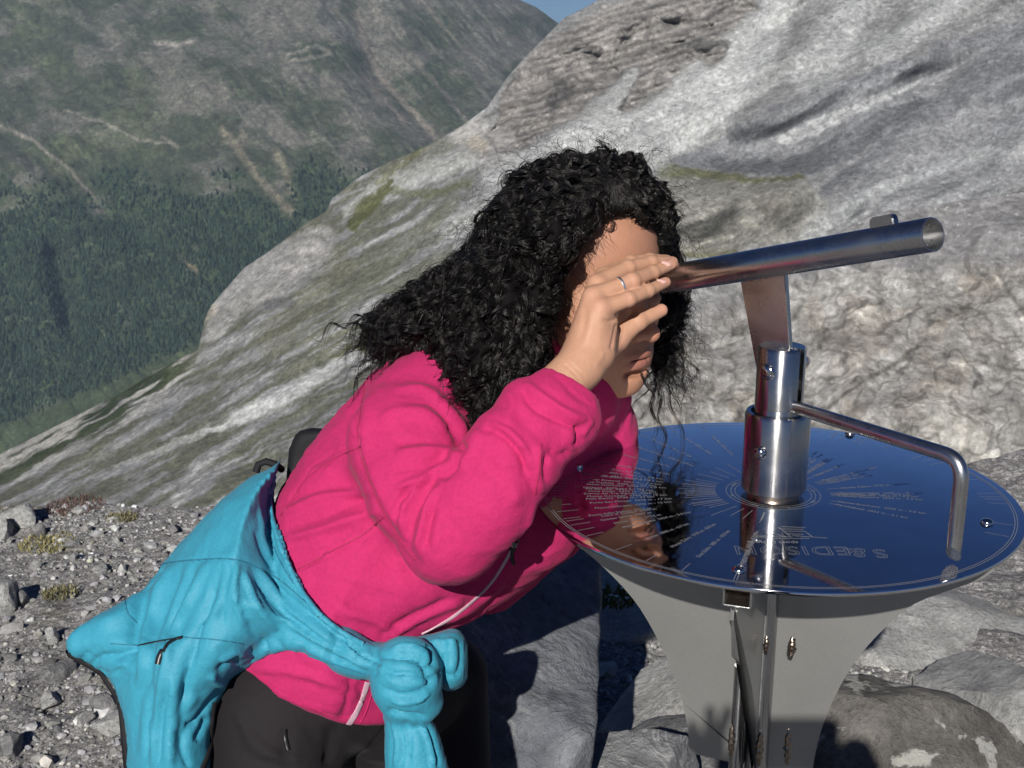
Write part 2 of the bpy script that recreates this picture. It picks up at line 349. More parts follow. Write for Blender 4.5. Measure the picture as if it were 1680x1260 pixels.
    def poly(pts, cc, k, soft=8, tex_=1.):
        nonlocal c
        M_ = Map2(pts, smooth=True, pad=40, n=90); m = sstep(-soft * .25, soft * .25, M_(wx, wy)) * k; tex = 1 + (.30 * streak + .12 * fine + .18 * crag2) * tex_
        c = c * (1 - m[:, None]) + np.array(cc)[None] * tex[:, None] * m[:, None]
    poly([(1100, 268), (1160, 240), (1220, 208), (1290, 180), (1370, 150), (1450, 115), (1540, 95), (1700, 58), (1710, 118), (1560, 150), (1480, 180), (1420, 215), (1360, 262), (1290, 280), (1200, 278)], (.225, .225, .228), .85, 7)
    poly([(1170, 262), (1290, 262), (1360, 232), (1430, 190), (1520, 160), (1455, 212), (1400, 258), (1330, 284), (1200, 282)], (.15, .15, .155), .85, 10)
    poly([(1272, 228), (1340, 196), (1430, 160), (1520, 122), (1500, 140), (1420, 178), (1350, 214), (1300, 236)], (.40, .40, .39), .8, 8)
    poly([(1085, 292), (1200, 298), (1312, 297), (1335, 330), (1300, 385), (1220, 408), (1110, 414), (1078, 370)], (.245, .235, .21), .8, 12, 2.2)
    poly([(1236, 330), (1300, 318), (1290, 350), (1262, 372), (1248, 350)], (.17, .16, .14), .6, 10)
    # the stratified cliffs
    cl = np.maximum(mask([(1200, -20), (1120, 40), (1020, 90), (940, 130), (868, 185), (828, 225)], [52, 62, 84, 78, 52, 26], .16, 2), mask([(1130, 60), (1165, 82)], 26, .2))
    cl *= 1 - .85 * mask([(1040, 112), (985, 190), (905, 250)], [8, 22, 24], .4)
    strata = np.sin((y * 1.0 + .30 * (x - 900) + 16 * n2(x, y, 70, 34, 4, 41.)) / 2.1) * .5 + .9 * n2(x, y + .3 * x, 60, 7, 5, 42.)
    sc_ = np.clip(.19 + .10 * strata + .13 * crag2 + .06 * crag, .04, .50)[:, None] * np.array([1.05, .985, .92]); c = c * (1 - cl[:, None] * .95) + sc_ * cl[:, None] * .95
    dk = mask([(1130, 66), (1160, 78), (1190, 74)], 10, .5) + mask([(1090, 40), (1130, 30)], 8, .5) + mask([(900, 120), (930, 150), (905, 170)], 10, .6); c = lerpc(c, (.09, .088, .085), np.clip(dk, 0, 1) * .6)
    # crags on the ridge and at its lower left end
    cr = mask([(345, 548), (395, 478), (445, 445), (520, 398)], [16, 40, 48, 30], .3, 2); cr2 = mask([(770, 218), (815, 245), (790, 235)], 28, .4)
    cc = np.clip(.285 + .15 * crag + .12 * crag2, .07, .52)[:, None] * np.array([1.03, .99, .94]); k = np.clip(cr + cr2 * .8, 0, 1)[:, None] * .85; c = c * (1 - k) + cc * k
    patch([(335, 520), (348, 508)], 9, (.45, .41, .33), .5); patch([(775, 232), (790, 240)], 12, (.42, .37, .29), .5)
    patch([(640, 300), (596, 345), (580, 372)], [5, 15, 9], (.135, .14, .066), .9); patch([(605, 560), (560, 592)], [6, 13], (.155, .155, .08), .85); patch([(690, 245), (620, 300)], 5, (.17, .17, .1), .7); patch([(640, 312), (700, 318), (770, 302)], 6, (.17, .175, .11), .7)
    patch([(560, 430), (500, 500), (440, 560)], 20, (.21, .205, .15), .5, .6, 2); patch([(740, 330), (660, 420), (560, 500)], 14, (.21, .21, .16), .55, .6, 2); patch([(440, 500), (475, 495)], 9, (.13, .13, .13), .6)
    patch([(330, 712), (430, 672), (520, 620), (585, 580)], [5, 12, 15, 8], (.47, .47, .45), .95, .4); patch([(190, 765), (330, 712)], [3, 6], (.42, .42, .39), .7)
    # rim of the valley: dark green turf with pale debris tongues
    rim = sstep(75, 20, s) * sstep(360, 250, x); c = lerpc(c, (.06, .078, .038), rim * sstep(.02, -.08, sl_) * .95); c = lerpc(c, (.44, .42, .38), rim * sstep(.02, .12, sl_) * .95)
    c = c * (1 + .20 * n2(x, y, 7, 5, 3, 55.) + .10 * n2(x, y, 16, 11, 3, 56.))[:, None]
    rub = n2(x, y, 6, 4.5, 2, 51.) > .38; c = np.where(rub[:, None], c * 1.3, c); rub = n2(x, y, 8, 5, 2, 53.) > .44; c = np.where(rub[:, None], c * .62, c)
    rel = .05 * n2(xs, ys, 260, 120, 3, 61.) + .0016 * streak + .0015 * crag * (.1 + .8 * cl + 1.2 * cr) + .0006 * cl * strata + .004 * crag2 * (cl + cr) + .014 * (cl + .7 * cr) * n2(wx2, wy2, 70, 46, 3, 63., True)
    rel += .012 * np.exp(-(pl_dist(x, y, [(1150, 262), (1260, 272), (1390, 235), (1500, 180)])[0] / 50) ** 2) - .020 * np.exp(-(pl_dist(x, y, [(1220, 205), (1350, 150), (1520, 90)])[0] / 26) ** 2)
    rel -= .025 * np.exp(-(pl_dist(x, y, [(1110, 330), (1290, 330)])[0] / 40) ** 2)
    c = .26 * (np.clip(c, .02, 1) / .26) ** 1.25 * np.array([.79, .81, .83])
    return np.clip(c, .03, .62), rel
mid_m = terrain_mat('scree_slope', .03, .84, 1.16, .45, 1.0, .30, .22, .10)
ridge_ref = interp([(-500, 1010), (0, 745), (200, 640), (420, 470), (760, 205), (990, -5), (1250, -110), (1680, -200), (2200, -240)])
sheet('scree_mountain', -330, 2000, ridge, interp([(-500, 1180), (0, 1000), (400, 1000), (2200, 1100)]), interp([(-500, 700), (0, 820), (330, 800), (760, 760), (1000, 900), (1680, 850), (2200, 750)]),
      interp([(-500, 460), (0, 480), (330, 470), (700, 450), (1100, 520), (2200, 500)]), 1200, 620, mid_fn, mid_m, ref=ridge_ref)

sheet('scree_mountain', 1998, 3800, interp([(2000, -224), (2200, -240), (3800, -420)]), interp([(2000, 1089), (2200, 1100), (3800, 1500)]), interp([(2000, 780), (3800, 600)]), interp([(2000, 500), (3800, 380)]), 260, 200, mid_fn, mid_m)
# ---- rocky knoll on the right
def knoll_fn(x, y, t, d):
    top = knoll_top(x); s = y - top
    w3 = 45 * n2(x, y, 130, 100, 4, 70.); w4 = 45 * n2(x, y, 130, 100, 4, 90.); X = x + w3; Y = y + w4; xr, yr = rot(X, Y, 68)
    cr = n2(xr, yr, 170, 34, 6, 71., True); f = n2(X, Y, 34, 30, 6, 72.); b = n2(x, y, 190, 130, 4, 73.); sw = n2(X + 20 * f, Y + 20 * f, 60, 16, 5, 75.); sw2 = n2(xr, yr, 60, 9, 4, 95.)
    g = .30 + .13 * f + .09 * sw + .08 * b + .05 * sw2 + .03 * cr
    c = np.clip(g, .08, .62)[:, None] * np.array([1.0, .985, .95])
    brown = sstep(-.12, .25, n2(X, Y, 90, 100, 5, 74.)) * sstep(960, 700, y); c = c * (1 - .45 * brown[:, None]) + (c * [.92, .84, .74]) * .45 * brown[:, None]
    ochre = sstep(.22, .5, n2(X, Y, 46, 40, 4, 96.)) * sstep(960, 700, y); c = c * (1 - .25 * ochre[:, None]) + (c * [1.1, .98, .8]) * .25 * ochre[:, None]
    blk = sstep(.25, .5, n2(X, Y, 34, 24, 4, 76.)); c = lerpc(c, (.52, .51, .48), blk * .6); blk = sstep(.3, .5, n2(X, Y, 30, 34, 4, 97.)); c = lerpc(c, (.14, .135, .125), blk * .5)
    patchm = np.clip(1.2 - pl_dist(X, Y, [(1560, 690), (1620, 740)])[0] / 60, 0, 1); c = lerpc(c, (.50, .50, .475), patchm * .5)
    gr = sstep(70, 30, s + 30 * n2(x, y, 60, 40, 4, 77.) - np.interp(x, [1200, 1390, 1500, 1700], [-40, 10, 60, 70])); gr = np.maximum(gr, sstep(1000, 1060, x + .4 * (y - 480)) * sstep(1330, 1240, x) * sstep(560, 500, y) * .8)
    c = lerpc(c, (.235, .235, .24), gr * .85); sp = (n2(x, y, 9, 6, 3, 78.) > .40) * gr; c = lerpc(c, (.46, .46, .45), sp * .8)
    low = sstep(900, 960, y + 20 * n2(x, y, 60, 30, 3, 98.)) * sstep(1070, 1040, y); c = lerpc(c, (.20, .20, .203), low * .8); sp = (n2(x, y, 10, 7, 3, 99.) > .34) * low; c = lerpc(c, (.44, .44, .43), sp * .8)
    crk = sstep(.93, .99, 1 - np.abs(n2(X, Y, 80, 60, 3, 79.))) * (1 - gr); c = c * (1 - .35 * crk[:, None])
    for pts in ([(1290, 700), (1360, 665), (1420, 625), (1520, 560)], [(1600, 590), (1660, 605), (1690, 612)], [(1655, 480), (1690, 530)], [(1355, 560), (1365, 550)], [(1290, 545), (1315, 500)]):
        c = lerpc(c, (.10, .095, .085), np.exp(-(pl_dist(x + w3 * .2, y + w4 * .2, pts)[0] / 4) ** 2) * .6)
    rel = .05 * n2(x, y, 200, 150, 3, 81.) + (.002 * cr + .005 * f + .0015 * sw) * (1 - gr * .8)
    c = .30 * (np.clip(c, .02, 1) / .30) ** 1.15 * .80
    c = c * (1 + .22 * n2(x, y, 9, 8, 3, 155.) + .14 * n2(X, Y, 20, 13, 4, 156.))[:, None]
    return np.clip(c, .04, .65), rel
knoll_top = interp([(900, 600), (980, 560), (1060, 500), (1130, 462), (1230, 440), (1330, 420), (1390, 372), (1440, 350), (1560, 332), (1680, 315), (1900, 300), (2300, 270)])
knoll_m = terrain_mat('knoll_rock', 2.0, .80, 1.20, .28, .02, 14, 9, .12)
sheet('rock_knoll', 880, 2250, knoll_top, interp([(880, 1040), (1200, 1090), (1680, 1130), (2250, 1200)]), interp([(880, 8.0), (1300, 8.8), (1680, 9.2), (2250, 9.2)]), interp([(880, 6.2), (1680, 6.6), (2250, 6.4)]), 700, 480, knoll_fn, knoll_m)

# ---- ground of the viewpoint: gravel terrace with a broken rim
def ground_z(x, y):
    p = np.c_[x, y, 0 * x]
    rim = 4.35 + .28 * fbm(p * .9 + 5, 4) + .05 * x + np.clip(x, 0, 9) * .25
    z = .05 * fbm(p * 1.1, 5) + .022 * fbm(p * 6.0 + 3, 4) + .010 * fbm(p * 24 + 9, 3)
    z += .10 * np.exp(-((x - .1) ** 2 + (y - 3.1) ** 2) / .8)
    z -= np.where(y > rim, (y - rim) * .9 + .5 * (y - rim) ** 2 * .3, 0)
    return z
def ground():
    xs = np.concatenate([np.linspace(-14, -2.6, 60), np.linspace(-2.55, 2.4, 560), np.linspace(2.45, 14, 60)])
    ys = np.concatenate([np.linspace(-12, 1.6, 60), np.linspace(1.62, 5.6, 460), np.linspace(5.7, 26, 60)])
    X, Y = np.meshgrid(xs, ys); x = X.ravel(); y = Y.ravel(); z = ground_z(x, y)
    p = np.c_[x, y, 0 * x]
    a = fbm(p * 2.2 + 4, 5); b = fbm(p * 14 + 7, 5); g = .27 + .07 * a + .12 * b
    c = np.clip(g, .05, .4)[:, None] * np.array([1.02, .99, .965])
    turf = sstep(.20, .42, fbm(p * 2.6 + 40, 5)); c = lerpc(c, (.17, .155, .09), turf * .5)
    n = len(xs); m = len(ys); idx = np.arange(n * m).reshape(m, n)
    f = np.stack([idx[:-1, :-1], idx[:-1, 1:], idx[1:, 1:], idx[1:, :-1]], -1).reshape(-1, 4)
    mt = terrain_mat('gravel_ground', 14, .75, 1.25, .7, .008, 80, 90, .3)
    o = mesh_obj('ground', np.c_[x, y, z], f, mt, col=c); o['kind'] = 'structure'
ground()
# ================================================================ STONES
def rock_geo(seed, sub=4, cuts=12, rough=.05, sc3=(1, 1, 1), lo=.55, hi=.95, fine=.012):
    rs = np.random.RandomState(seed); bm = bmesh.new(); bmesh.ops.create_icosphere(bm, subdivisions=sub, radius=1)
    v = np.array([q.co[:] for q in bm.verts]); f = np.array([[a.index for a in q.verts] for q in bm.faces]); bm.free()
    for k in range(cuts):
        n = rs.normal(size=3); n /= np.linalg.norm(n); h = rs.uniform(lo, hi); s = v @ n - h; v = v - np.maximum(s, 0)[:, None] * n * .97
    v = v * (1 + rough * fbm(v * 1.6 + seed, 4)[:, None] + fine * fbm(v * 9 + seed, 3)[:, None] * 1.5)
    return v * np.array(sc3), f
def stone_mat(name, c1, c2, scale=8., lichen=0., veins=0., bd=.01):
    m = NT(name); t = m.tex(); a = m.noise(scale, 8, .68, t, .6); b = m.noise(scale * 7, 6, .7, t)
    col = m.mix(1, m.ramp(a, [(.32, c1), (.68, c2)]), m.ramp(b, [(.3, (.7,) * 3), (.7, (1.3,) * 3)]), 'MULTIPLY')
    if veins:
        vn = m.noise(scale * .45, 4, .6, t, 1.6); ve = m.ramp(vn, [(.485, (0, 0, 0)), (.5, (1, 1, 1)), (.515, (0, 0, 0))]); col = m.mix(m.ramp(vn, [(.485, (0,) * 3), (.5, (veins,) * 3), (.515, (0,) * 3)]), col, (.5, .5, .48))
    if lichen:
        ln = m.noise(scale * 1.6, 5, .55, t, .4); col = m.mix(m.ramp(ln, [(.56, (0,) * 3), (.60, (lichen,) * 3)]), col, (.50, .50, .46))
    m.set(Base_Color=col, Roughness=.92, Specular_IOR_Level=.2, Normal=m.bump(b, .8, bd, m.bump(a, .9, bd * 4))); return m.m
ST = [stone_mat('stone_grey', (.13, .13, .135), (.30, .30, .295), 9, 0, .25), stone_mat('stone_pale', (.38, .38, .37), (.66, .66, .64), 11, 0, 0, .02),
      stone_mat('stone_blue', (.16, .165, .175), (.33, .335, .34), 7, 0, .6), stone_mat('stone_brown', (.09, .086, .078), (.20, .19, .175), 10, .8, 0)]
def rock(name, x, y, d, w, h, dp, seed, mat, label, cat='rock', group=None, rz=0., tilt=0., cuts=12, rough=.06, sub=5, lo=.6, hi=.95, sink=0.):
    """x, y: photo pixel of its middle, d: depth; w, h, dp: width, height, thickness in m"""
    v, f = rock_geo(seed, sub, cuts, rough, (w / 2, dp / 2, h / 2), lo, hi)
    o = mesh_obj(name, v, f, mat); o.location = Vector(P(x, y, d)) - Vector((0, 0, sink)); o.rotation_euler = (tilt, R(4) * (seed % 3 - 1), rz)
    bm = bmesh.new(); bm.from_mesh(o.data)
    for e in bm.edges:
        if len(e.link_faces) == 2 and e.calc_face_angle(0) > R(28): e.smooth = False
    bm.to_mesh(o.data); bm.free()
    tag(o, label, cat, group); return o
# the large ones behind and under the table
def box_boulder():
    bm = bmesh.new(); bmesh.ops.create_cube(bm, size=1); bmesh.ops.subdivide_edges(bm, edges=bm.edges[:], cuts=40, use_grid_fill=True)
    v = np.array([q.co[:] for q in bm.verts]) ; f = np.array([[a.index for a in q.verts] for q in bm.faces]); bm.free()
    rs = np.random.RandomState(3); v = v * np.array([.50, .55, .90])
    v[:, 0] += .10 * v[:, 2] * 0
    for n, h in (((.35, -.2, 1), .41), ((-.5, 0, 1), .43), ((0, -.9, .7), .38), ((1, -.75, 0), .33), ((1, -.3, -.4), .36), ((.1, -1, -.15), .28), ((1, 0, .9), .46), ((-.1, -.55, 1), .41)):
        n = np.array(n, float); n /= np.linalg.norm(n); s = v @ n - h; v = v - np.maximum(s, 0)[:, None] * n * .96
    v = v * .98; v = v + .025 * np.c_[fbm(v * 2.4, 4), fbm(v * 2.4 + 9, 4), fbm(v * 2.4 + 20, 4)] + .008 * fbm(v * 14, 4)[:, None] * v
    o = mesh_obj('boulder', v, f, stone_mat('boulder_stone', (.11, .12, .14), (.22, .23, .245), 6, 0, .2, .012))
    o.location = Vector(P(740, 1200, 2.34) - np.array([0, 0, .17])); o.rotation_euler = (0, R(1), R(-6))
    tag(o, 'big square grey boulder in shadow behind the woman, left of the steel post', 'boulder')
box_boulder()
rock('rock', 1030, 1265, 2.25, .30, .17, .26, 21, ST[2], 'blue-grey angular rock with white veins at the foot of the big boulder', rz=.3, cuts=16, lo=.5, hi=.8)
rock('rock', 1120, 1215, 2.75, .42, .34, .4, 22, ST[1], 'pale grey rock just left of the lower tip of the steel fin', rz=.5, cuts=10)
rock('rock', 1215, 1290, 2.5, .5, .22, .4, 23, ST[0], 'dark grey rock under the steel fin behind the post', rz=-.2)
rock('rock', 985, 1030, 3.55, .62, .30, .5, 24, ST[1], 'low pale mossy rock beyond the big boulder, left of the curved steel fin', rz=-.35, cuts=9)
rock('rock', 1075, 1140, 3.2, .34, .12, .3, 25, ST[0], 'dark shaded flat rock in the gap between the big boulder and the steel fin')
rock('rock', 1450, 1320, 2.25, .58, .40, .5, 26, ST[3], 'brownish boulder with white lichen patches right of the steel fin at the bottom edge', 'boulder', rz=.5, cuts=16, rough=.1, lo=.45, hi=.85)
rock('rock', 1560, 1135, 3.5, 1.5, .5, 1.1, 27, ST[1], 'wide pale grey rock slab at the right edge below the gravel', 'rock slab', rz=.25, cuts=22, rough=.16, tilt=.12, lo=.42, hi=.85)
rock('rock', 1690, 1240, 3.1, .8, .42, .7, 28, ST[1], 'pale grey rock at the bottom right corner behind the white flowers', rz=-.4, cuts=18, rough=.14, lo=.42, hi=.85)
rock('rock', 1420, 1215, 3.1, .5, .3, .5, 29, ST[1], 'light grey rock between the lichened boulder and the wide slab', rz=.8, cuts=18, rough=.14, lo=.42, hi=.85)
# single stones on the terrace at the left
GR = 'larger stones lying on the gravel terrace'
for k, (x, y, w, h, m, lab) in enumerate((
        (32, 862, .17, .10, 1, 'whitish angular stone on the terrace rim at the far left edge'),
        (5, 880, .12, .09, 1, 'white stone cut by the left edge of the picture on the terrace rim'),
        (66, 884, .05, .05, 0, 'small dark stone right beside the whitish angular stone on the rim'),
        (10, 1010, .12, .10, 1, 'light grey rounded stone at the left edge halfway up the gravel'),
        (35, 1003, .06, .05, 0, 'grey stone touching the rounded stone at the left edge'),
        (190, 1222, .10, .07, 1, 'white stone beside the hem of the turquoise jacket near the bottom'),
        (85, 1165, .07, .04, 1, 'flat pale stone low on the left, below the jacket corner'),
        (175, 1185, .08, .05, 0, 'grey wedge stone beside the dark edge of the jacket'),
        (100, 1125, .10, .05, 0, 'grey slab stone with a dark hollow below the jacket corner'),
        (88, 1068, .06, .05, 1, 'pale stone just left of the jacket corner'),
        (60, 942, .05, .035, 1, 'small white stone on the upper left gravel'),
        (165, 950, .06, .035, 1, 'white flat stone in the middle of the upper gravel'),
        (230, 812, .05, .04, 1, 'white pebble on the rim between tufts left of the jacket'),
        (300, 806, .06, .045, 1, 'pale stone on the rim right beside the jacket'),
        (270, 808, .07, .05, 0, 'grey stone on the rim between two pale ones'),
        (140, 1208, .06, .04, 1, 'small pale stone near the bottom left, left of the white stone'),
        (20, 1250, .08, .05, 0, 'dark stone in the bottom left corner'),
        (120, 905, .05, .03, 0, 'grey flake of stone below the whitish stone on the rim'))):
    dd = 1.56 / math.sin(PITCH + math.atan((y - CY) / FPX)) * math.cos(math.atan((y - CY) / FPX))
    p = P(x, y, dd); zz = float(ground_z(np.array([p[0]]), np.array([p[1]]))[0])
    v, f = rock_geo(60 + k, 3, 11, .08, (w / 2, w * .4, h / 2 * 1.2), .5, .9)
    o = mesh_obj('stone', v, f, ST[m], smooth=False); o.location = (p[0], p[1], zz + h * .22); o.rotation_euler = (0, 0, k * 1.3); tag(o, lab, 'stone', GR)
def gravel():
    rs = np.random.RandomState(11); shapes = [rock_geo(100 + k, 1, 7, .1, (1, .8, .6), .45, .85) for k in range(10)]
    V, F, C = [], [], []; off = 0
    def put(x, y, s, tint):
        nonlocal off
        z = ground_z(x, y)
        for k in range(len(x)):
            v, f = shapes[rs.randint(10)]; a = rs.uniform(0, 6.28); ca, sa = math.cos(a), math.sin(a)
            q = v * s[k] * rs.uniform(.7, 1.25, 3); q = np.c_[q[:, 0] * ca - q[:, 1] * sa, q[:, 0] * sa + q[:, 1] * ca, q[:, 2]]
            V.append(q + [x[k], y[k], z[k] + s[k] * .2]); F.append(f + off); C.append(np.repeat(tint[k][None], len(v), 0)); off += len(v)
    n = 52000; x = rs.uniform(-2.2, 1.0, n); y = rs.uniform(2.3, 4.9, n); s = np.clip(.0044 * rs.lognormal(0, .68, n), .0028, .04)
    dens = fbm(np.c_[x * 1.6, y * 1.6, x * 0], 3); k = rs.rand(n) < .55 + .8 * dens; x, y, s = x[k], y[k], s[k]; n = len(x)
    g = np.clip(rs.normal(.27, .09, n) + (rs.rand(n) < .07) * .25, .09, .68)
    tint = g[:, None] * (np.array([1, 1, 1.0]) + np.c_[rs.normal(0, .02, n), np.zeros(n), rs.normal(-.02, .05, n)]); put(x, y, s, tint)
    m = NT('pebbles'); a = m.noise(60, 5, .7); m.set(Base_Color=m.mix(1, m.attr(), m.ramp(a, [(.3, (.65,) * 3), (.7, (1.3,) * 3)]), 'MULTIPLY'), Roughness=.9, Specular_IOR_Level=.25, Normal=m.bump(a, .5, .003))
    o = mesh_obj('gravel', np.concatenate(V), np.concatenate(F), m.m, smooth=False, col=np.concatenate(C))
    tag(o, 'loose grey and white gravel strewn over the terrace', 'gravel', kind='stuff')
gravel()
# low plants
def tuft(x, y, d, r, n, hgt, c1, name, label, cat, flowers=0, z=None, seed=1, group=None):
    rs = np.random.RandomState(seed); V, F, C = [], [], []; off = 0
    for k in range(n):
        a, q = rs.uniform(0, 6.28), r * math.sqrt(rs.rand()); bx, by = q * math.cos(a), q * math.sin(a); h = hgt * rs.uniform(.4, 1.1)
        lean = rs.normal(0, .5, 2) * h; wd = hgt * .09; ang = rs.uniform(0, 6.28); ux, uy = wd * math.cos(ang), wd * math.sin(ang)
        V += [(bx - ux, by - uy, 0), (bx + ux, by + uy, 0), (bx + ux + lean[0] * .5, by + uy + lean[1] * .5, h * .6), (bx - ux + lean[0] * .5, by - uy + lean[1] * .5, h * .6), (bx + lean[0], by + lean[1], h)]
        F += [[off, off + 1, off + 2, off + 3], [off + 3, off + 2, off + 4]]; off += 5
        cc = np.array(c1) * rs.uniform(.5, 1.6); C += [cc] * 5
    for k in range(flowers):
        a, q = rs.uniform(0, 6.28), r * math.sqrt(rs.rand()); c = np.array([q * math.cos(a), q * math.sin(a), hgt * rs.uniform(.8, 1.2)]); s = hgt * .16
        for j in range(5):
            t = j * 1.2566; u = np.array([math.cos(t), math.sin(t), .35]); p = np.array([-math.sin(t), math.cos(t), 0])
            V += [c, c + s * u + s * .5 * p, c + s * 1.3 * u, c + s * u - s * .5 * p]; F += [[off, off + 1, off + 2, off + 3]]; off += 4; C += [np.array([.8, .8, .76])] * 4
    m = bpy.data.materials.get('plant') or (lambda q: (q.set(Base_Color=q.attr(), Roughness=.7, Specular_IOR_Level=.2), q.m)[1])(NT('plant'))
    o = mesh_obj(name, np.array(V), F, m, smooth=False, col=np.array(C)); o.location = P(x, y, d); tag(o, label, cat, group); return o
tuft(1478, 1210, 2.28, .035, 90, .035, (.12, .15, .04), 'alpine_flowers', 'clump of small white flowers on top of the lichened boulder', 'flowers', 30, seed=2)
tuft(1555, 1252, 2.3, .03, 70, .03, (.12, .15, .04), 'alpine_flowers', 'small yellowish white flower clump at the bottom edge right of the lichened boulder', 'flowers', 18, seed=3)
tuft(1005, 985, 3.3, .06, 160, .03, (.10, .11, .03), 'moss', 'yellow-green moss clump on the pale rock beyond the big boulder', 'moss', 10, seed=4)
tuft(910, 962, 3.3, .08, 160, .03, (.10, .10, .03), 'moss', 'olive moss clump on the upper edge of the big boulder under the jacket chest', 'moss', 0, seed=5)
tuft(1085, 1145, 3.0, .07, 220, .035, (.085, .09, .03), 'moss', 'moss patch between the pale rock and the curved edge of the steel fin', 'moss', 0, seed=6)
for k, (x, y, r, c, lab) in enumerate(((285, 812, .15, (.20, .18, .08), 'yellowish dry grass tuft on the terrace rim beside the turquoise jacket'), (125, 836, .10, (.11, .07, .06), 'reddish low herb on the rim right of the whitish stone'),
        (80, 898, .09, (.22, .20, .09), 'straw-yellow moss cushion just below the whitish stone at the left'), (100, 990, .05, (.16, .15, .08), 'small olive tuft in the gravel at mid left'), (200, 858, .05, (.17, .16, .09), 'sparse grass tuft a little below the rim'))):
    dd = 1.56 / math.sin(PITCH + math.atan((y - CY) / FPX)) * math.cos(math.atan((y - CY) / FPX)); p = P(x, y, dd)
    zz = float(ground_z(np.array([p[0]]), np.array([p[1]]))[0]); o = tuft(x, y, dd, r, int(420 * r / .1), .020, c, 'alpine_tuft', lab, 'grass tuft', 0, seed=20 + k, group='alpine tufts on the terrace'); o.location = (p[0], p[1], zz)
# ================================================================ STEEL PANORAMA TABLE
def steel(name, base=.62, rough=.2, aniso=0., scratch=0., tint=(1, 1.0, 1.0), bumps=.0, grain=None):
    m = NT(name); t = m.tex()
    n = m.noise(30, 5, .6, t); b = m.noise(9, 4, .6, t)
    r = m.ramp(n, [(.3, (rough * .8,) * 3), (.7, (rough * 1.25,) * 3)])
    col = m.ramp(b, [(.25, tuple(base * .86 * q for q in tint)), (.75, tuple(base * 1.08 * q for q in tint))])
    m.set(Base_Color=col, Metallic=1., Roughness=r)
    if aniso:
        tg = m.n('ShaderNodeTangent'); tg.direction_type = 'RADIAL'; tg.axis = 'Z'; m.l(tg.outputs[0], m.b.inputs['Tangent']); m.set(Anisotropic=aniso, Anisotropic_Rotation=.25)
    if bumps:
        mp = m.n('ShaderNodeMapping'); m.l(t, mp.inputs[0]); mp.inputs['Scale'].default_value = grain or (1, 1, .02)
        g = m.noise(scratch or 400, 3, .6, mp.outputs[0]); m.set(Normal=m.bump(g, bumps, .0006))
    return m.m
S_MIR = steel('mirror_steel', .70, .05, tint=(1, 1, 1.02)); S_POL = steel('polished_steel', .50, .14, bumps=.10, scratch=160, grain=(1, 1, .03)); S_TURN = steel('turned_steel', .46, .24, aniso=.85, bumps=.06, scratch=120, grain=(.02, .02, 1)); S_BR = steel('brushed_steel', .55, .27, bumps=.12, scratch=300, grain=(1, 1, .05))
S_PLATE = NT('blasted_steel'); _n = S_PLATE.noise(3.5, 4, .6); _g = S_PLATE.noise(900, 2, .6)
S_PLATE.set(Base_Color=S_PLATE.mix(1, S_PLATE.ramp(_n, [(.3, (.33, .335, .32)), (.7, (.41, .41, .395))]), S_PLATE.ramp(_g, [(.3, (.9,) * 3), (.7, (1.08,) * 3)]), 'MULTIPLY'), Metallic=.8, Roughness=.42, Normal=S_PLATE.bump(_g, .25, .0006)); S_PLATE = S_PLATE.m; S_DK = steel('weld_steel', .30, .30, tint=(1, .82, .66)); S_ENG = NT('engraving'); S_ENG.set(Base_Color=(.30, .31, .33), Metallic=.4, Roughness=.5); S_ENG = S_ENG.m
S_DARK = NT('dark_hollow'); S_DARK.set(Base_Color=(.12, .075, .045), Roughness=.8); S_DARK = S_DARK.m
NRM = Vector((.00843, -.01782, .99981)).normalized(); CEN = Vector((.32832, 1.59772, 1.00223))
tx = Vector((1, 0, 0)); tx = (tx - NRM * tx.dot(NRM)).normalized(); ty = NRM.cross(tx)
TM = Matrix((tx, ty, NRM)).transposed().to_4x4(); TM.translation = CEN - NRM * 1.0; TMI = TM.inverted()
table = empty('panorama_table'); table.matrix_world = TM
tag(table, 'round mirror-polished steel panorama table with engraved directions and a sighting tube on its centre post', 'panorama table')
def L(x, y, d): return TMI @ Vector(P(x, y, d))                         # photo pixel + depth -> table coordinates
def Lz(x, y, z=1.0):                                                     # ... where the ray meets height z of the table
    a = TMI @ Vector(CAM); b = L(x, y, 1.0) - a; k = (z - a.z) / b.z; return a + b * k
def Lr(x, y, n):                                                         # ... where it meets the vertical plane through the axis with normal n
    a = TMI @ Vector(CAM); b = L(x, y, 1.0) - a; n = Vector(n); k = -(a.dot(n)) / b.dot(n); return a + b * k
def lathe(name, prof, mat, parent, seg=64, mtx=None, angle=None, smooth=True, cap=True):
    n = len(prof); V = []; F = []
    for r, z in prof:
        for k in range(seg): a = 2 * math.pi * k / seg; V.append((r * math.cos(a), r * math.sin(a), z))
    for i in range(n - 1):
        for k in range(seg): F.append([i * seg + k, i * seg + (k + 1) % seg, (i + 1) * seg + (k + 1) % seg, (i + 1) * seg + k])
    if cap: F.append(list(range(seg))[::-1]); F.append([(n - 1) * seg + k for k in range(seg)])
    bm = bmesh.new(); vs = [bm.verts.new(mtx @ Vector(q) if mtx else q) for q in V]
    for f in F:
        try: bm.faces.new([vs[i] for i in f])
        except ValueError: pass
    return from_bm(name, bm, mat, parent, smooth, angle)
def axis_mtx(a, b):
    z = (b - a).normalized(); x = Vector((0, 0, 1)).cross(z)
    if x.length < .01: x = Vector((1, 0, 0))
    x.normalize(); y = z.cross(x); m = Matrix((x, y, z)).transposed().to_4x4(); m.translation = a; return m
